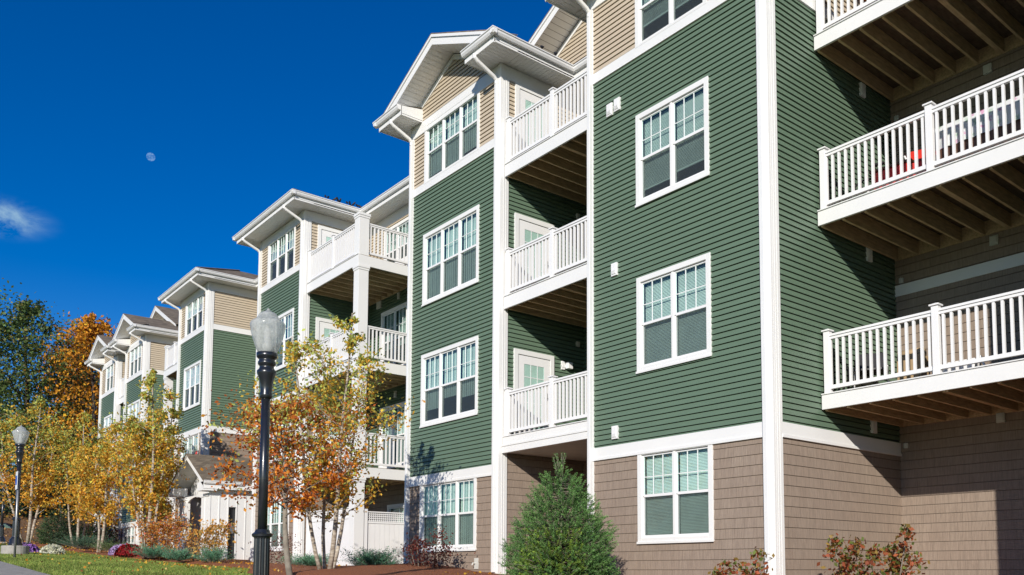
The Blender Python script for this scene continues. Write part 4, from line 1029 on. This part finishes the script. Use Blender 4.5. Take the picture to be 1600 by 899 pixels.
def car():
    t = thing('parked_car', 'dark parked car at the left edge behind the lamp posts', 'car', (-73.2, 9.4, 1.75), R(66))
    b = MB()
    prof = [(-2.2, .3), (-2.25, .75), (-2.1, 1.0), (-1.75, 1.08), (-1.35, 1.5), (-.3, 1.6), (.5, 1.52), (1.15, 1.08), (1.9, .98), (2.2, .8), (2.25, .35)]
    for s_ in (0,): b.prism([(x, -.85, z) for x, z in prof], (0, -.85, 0), (0, .85, 0))
    b.build('body', 'car_paint', t, bevel=.08)
    g = MB(); g.prism([(x, -.86, z) for x, z in [(-1.6, 1.12), (-1.27, 1.44), (-.3, 1.52), (.45, 1.45), (.95, 1.1)]], (0, -.86, 0), (0, .86, 0)); g.build('side_windows', 'glass', t)
    for x in (-1.4, 1.4):
        for y in (-.78, .78):
            wv = MB().tube([(x, y-.11, .32), (x, y+.11, .32)], .33, 24).build('wheel', 'tyre', t); MB().tube([(x, y-.125*1.0, .32), (x, y+.125, .32)], .19, 16).build('rim', 'steel', wv)
    for y in (-.6, .6): MB().box(-2.27, -2.2, y-.16, y+.16, .72, .86).build('tail_light', 'red_plastic', t)
    for y in (-.6, .6): MB().box(2.16, 2.25, y-.18, y+.18, .62, .76).build('headlight', 'white_vinyl', t)
car()

# ---- white privacy screens between bays
def screen(label, a, b, z0, z1, along):
    t = thing('privacy_fence', label, 'fence', (a[0], a[1], 0), 0, 'white patio screens', world=True)
    p, l, ps = MB(), MB(), MB()
    def bx(mb, u0, u1, n0, n1, za, zb):
        if along == 'y': mb.box(a[0]+n0, a[0]+n1, a[1]+u0, a[1]+u1, za, zb)
        else: mb.box(a[0]+u0, a[0]+u1, a[1]+n0, a[1]+n1, za, zb)
    Ln = (b[1]-a[1]) if along == 'y' else (b[0]-a[0]); k = 0
    while k < Ln-.01: bx(p, k, min(k+.145, Ln), -.012, .012, z0+.08, z1-.32); k += .15
    bx(p, 0, Ln, -.03, .03, z0, z0+.09); bx(p, 0, Ln, -.03, .03, z1-.33, z1-.28); bx(p, 0, Ln, -.035, .035, z1-.03, z1)
    k = .0
    while k < Ln-.02: bx(l, k, k+.022, -.008, .008, z1-.28, z1-.03); k += .062
    z = z1-.27
    while z < z1-.05: bx(l, 0, Ln, .009, .02, z, z+.02); z += .062
    P(p, 'boards', 'white_vinyl', t); P(l, 'lattice', 'white_vinyl', t)
    for u in (0, Ln):
        q = MB(); bx(q, u-.05, u+.05, -.05, .05, z0-.3, z1+.06); P(q, 'fence_post', 'white_vinyl', t)
screen('white lattice topped screen under the corner column balcony, running back to the wall', (-22.05, 11.25), (-22.05, 12.95), -.15, 1.62, 'y')
screen('white lattice topped screen between the corner column and the brown shingled bay', (-25.2, 11.0), (-22.4, 11.0), -.05, 1.75, 'x')

# ---------------------------------------------------------------- things kept on the balconies
z = 5.86
t = thing('storage_bench', 'brown wooden bench covered with a floral cloth behind the upper right railing', 'bench', (-5.3, 12.75, z))
MB().box(-.85, .85, -.22, .3, 0, .52).build('bench_body', 'brown_wood', t, bevel=.01)
mb = MB(); n = 26
for k in range(n):
    x0, x1 = -.9+1.8*k/n, -.9+1.8*(k+1)/n; d0, d1 = .02*math.sin(k*1.7), .02*math.sin((k+1)*1.7)
    mb.quad((x0, -.24+d0, .47), (x1, -.24+d1, .47), (x1, -.235, .82), (x0, -.235, .82)); mb.quad((x0, -.235, .82), (x1, -.235, .82), (x1, .3, .84), (x0, .3, .84))
o = mb.build('floral_cloth', 'floral'); o.location = (-5.3, 12.75, z+.03); tag(o, 'pale green and pink floral cloth draped over the balcony bench', 'cloth')
t = thing('folding_chair', 'red fabric folding chair with white tube frame beside the middle railing post', 'chair', (-6.5, 12.78, z), .3); t.scale = (1.15, 1.15, 1.1)
MB().prism([(-.26, -.2, .42), (-.26, .24, .38), (-.26, .27, .40), (-.26, -.2, .45)], (-.26, 0, 0), (.26, 0, 0)).build('seat', 'red_plastic', t)
MB().prism([(-.26, .24, .40), (-.26, .42, .88), (-.26, .44, .88), (-.26, .27, .40)], (-.26, 0, 0), (.26, 0, 0)).build('backrest', 'red_plastic', t)
MB().prism([(-.3, -.3, .0), (-.3, -.3, .36), (-.3, -.27, .36), (-.3, -.27, .0)], (-.3, 0, 0), (.12, 0, 0)).build('side_panel', 'red_plastic', t)
for x in (-.28, .28):
    MB().tube([(x, -.25, 0), (x, .3, .5), (x, .44, .92)], .016, 8).build('leg', 'white_metal', t); MB().tube([(x, .32, 0), (x, -.22, .46)], .016, 8).build('leg', 'white_metal', t)
t = thing('bicycle', 'small bicycle leaning behind the railing left of the red chair', 'bicycle', (-7.05, 12.75, z), .15)
for x in (-.42, .42):
    pts = [(x+.27*math.cos(q*math.pi/12), 0, .28+.27*math.sin(q*math.pi/12)) for q in range(25)]
    wv = MB().tube(pts, .018, 6, False).build('wheel', 'tyre', t); sp = MB()
    for q in range(10): sp.tube([(x, 0, .28), (x+.26*math.cos(q*.628), 0, .28+.26*math.sin(q*.628))], .003, 4)
    sp.build('spokes', 'steel', wv)
MB().tube([(-.42, 0, .28), (-.1, 0, .28), (.25, 0, .62), (-.18, 0, .60), (-.42, 0, .28)], .016, 8).tube([(-.1, 0, .28), (-.2, 0, .72)], .016, 8).tube([(.42, 0, .28), (.22, 0, .75)], .016, 8).build('frame', 'white_metal', t)
MB().box(-.3, -.1, -.05, .05, .72, .76).build('saddle', 'dark_plastic', t, bevel=.02); MB().tube([(.2, -.22, .78), (.24, 0, .76), (.2, .22, .78)], .013, 8).build('handlebar', 'dark_plastic', t)
z = 2.82
t = thing('cardboard_box', 'tall tan storage box in the lit inner corner of the lower balcony', 'box', (-6.9, 13.0, z), .05)
MB().box(-.2, .2, -.16, .16, 0, .56).build('box_body', 'cardboard', t, bevel=.008); MB().tube([(-.2, -.04, .60), (.2, -.04, .60)], .085, 14).build('rolled_cushion', 'cardboard', t, True)
t = thing('patio_chair', 'black mesh folding chair with white legs on the lower right balcony', 'chair', (-7.5, 12.75, z), .5)
MB().box(-.25, .25, -.22, .24, .38, .41).build('seat', 'dark_plastic', t); MB().prism([(-.25, .22, .42), (-.25, .36, .78), (-.25, .38, .78), (-.25, .25, .42)], (-.25, 0, 0), (.25, 0, 0)).build('backrest', 'dark_plastic', t)
for x in (-.26, .26): MB().tube([(x, -.25, 0), (x, .3, .46)], .012, 8).build('leg', 'white_metal', t); MB().tube([(x, .3, 0), (x, -.25, .42)], .012, 8).build('leg', 'white_metal', t)
t = thing('planter_box', 'low white plastic planter with a curved handle beside the lower middle railing post', 'planter', (-6.0, 12.55, z))
MB().prism([(-.3, -.1, 0), (.3, -.1, 0), (.34, -.1, .24), (-.34, -.1, .24)], (0, -.1, 0), (0, .12, 0)).build('tub', 'white_vinyl', t, bevel=.01); MB().tube([(.30, 0, .2), (.37, 0, .27), (.42, 0, .12)], .018, 8).build('handle', 'white_vinyl', t)
z = 8.86
t = thing('folding_table', 'orange folding table on the top right balcony', 'table', (-7.1, 12.8, z))
MB().box(-.4, .4, -.25, .25, .6, .63).build('table_top', 'orange_plastic', t)
for x in (-.36, .36): MB().tube([(x, -.22, 0), (x, -.22, .6)], .014, 8).build('leg', 'dark_plastic', t); MB().tube([(x, .22, 0), (x, .22, .6)], .014, 8).build('leg', 'dark_plastic', t)

t = thing('hanging_ornament', 'small red bird ornament hanging by the window above the porch', 'ornament', (-34.95, 10.68, 4.3))
MB().lathe([(.005, .0), (.05, .03), (.065, .10), (.045, .17), (.03, .2), (.035, .24), (.02, .28), (.004, .29)], 12).build('bird_body', 'red_plastic', t, True); MB().tube([(0, 0, .28), (0, .03, .42)], .006, 6).build('cord', 'cord', t)
def bird():
    t = thing('small_bird', '', 'bird'); b = MB()
    b.tube([(-.13, 0, .05), (-.06, 0, .075), (0, 0, .10), (.05, 0, .14), (.085, 0, .175), (.105, 0, .175), (.13, 0, .17)], [.008, .03, .042, .038, .028, .02, .003], 10)
    b.build('body', 'bird_black', t, True)
    MB().tube([(0, .012, 0), (.005, .012, .07)], .004, 5).build('leg', 'bird_black', t); MB().tube([(0, -.012, 0), (.005, -.012, .07)], .004, 5).build('leg', 'bird_black', t)
    return t
bd0 = bird(); rb = random.Random(9)
pos = [(-24.86, 11.15), (-24.88, 11.24), (-24.87, 11.46), (-24.86, 11.55), (-24.9, 11.64), (-24.86, 11.87), (-24.88, 11.97), (-24.85, 12.07), (-24.86, 12.22), (-24.88, 12.33)]
for i, (x, y) in enumerate(pos):
    o = bd0 if i == 0 else copy_tree(bd0); o.location = (x, y, 11.41); o.scale = (.72, .72, .72); o.rotation_euler = (0, 0, rb.uniform(0, 6.28)); o['group'] = 'dark birds along the roof edge'
    o['label'] = 'small dark bird perched in the row on the roof edge above the corner column'
for i, (x, y) in enumerate([(-14.46, 11.42), (-14.45, 11.8)]):
    o = copy_tree(bd0); o.location = (x, y, 11.41); o['group'] = 'dark birds on the high gutter'; o['label'] = ['left of two dark birds on the high gutter below the gable soffit', 'right of two dark birds on the high gutter, nearer the tan gable siding'][i]

# ---------------------------------------------------------------- moon
m = bpy.data.materials.new('moon_glow'); m.use_nodes = True; n = m.node_tree; n.nodes.clear()  # sunlit side painted as emission, unlit side masked to transparent
o_ = n.nodes.new('ShaderNodeOutputMaterial'); em = n.nodes.new('ShaderNodeEmission'); tp = n.nodes.new('ShaderNodeBsdfTransparent'); mx = n.nodes.new('ShaderNodeMixShader')
co = n.nodes.new('ShaderNodeTexCoord'); nz_ = n.nodes.new('ShaderNodeTexNoise'); nz_.inputs['Scale'].default_value = 2.2
n.links.new(co.outputs['Normal'], nz_.inputs['Vector']); rp = n.nodes.new('ShaderNodeValToRGB')
rp.color_ramp.elements[0].position = .4; rp.color_ramp.elements[0].color = (.035, .17, .48, 1); rp.color_ramp.elements[1].position = .6; rp.color_ramp.elements[1].color = (.16, .31, .60, 1)
n.links.new(nz_.outputs[0], rp.inputs[0]); n.links.new(rp.outputs[0], em.inputs[0])
dt = n.nodes.new('ShaderNodeVectorMath'); dt.operation = 'DOT_PRODUCT'; dt.inputs[1].default_value = Vector((.45, -.75, .85)).normalized(); n.links.new(co.outputs['Normal'], dt.inputs[0])
rm = n.nodes.new('ShaderNodeMapRange'); rm.inputs[1].default_value = .0; rm.inputs[2].default_value = .3; n.links.new(dt.outputs['Value'], rm.inputs[0])
n.links.new(rm.outputs[0], mx.inputs[0]); n.links.new(tp.outputs[0], mx.inputs[1]); n.links.new(em.outputs[0], mx.inputs[2]); n.links.new(mx.outputs[0], o_.inputs[0]); MAT['moon'] = m
md = Vector((-1.05, .26, .471)).normalized()*6000
mb = MB(); mb.lathe([(max(.01, 24*math.sin(math.pi*k/20)), -24*math.cos(math.pi*k/20)) for k in range(21)], 32)
o = mb.build('moon', 'moon', None, True); o.location = md; tag(o, 'pale daytime moon in the deep blue sky', 'moon')
t = thing('tote_box', 'red plastic tote box behind the railing left of the middle post', 'box', (-6.85, 12.5, 5.86), .1)
MB().prism([(-.26, -.16, 0), (.26, -.16, 0), (.31, -.16, .42), (-.31, -.16, .42)], (0, -.16, 0), (0, .16, 0)).build('tub', 'red_plastic', t, bevel=.015)
MB().box(-.34, .34, -.19, .19, .42, .46).build('lid', 'brown_wood', t, bevel=.01)
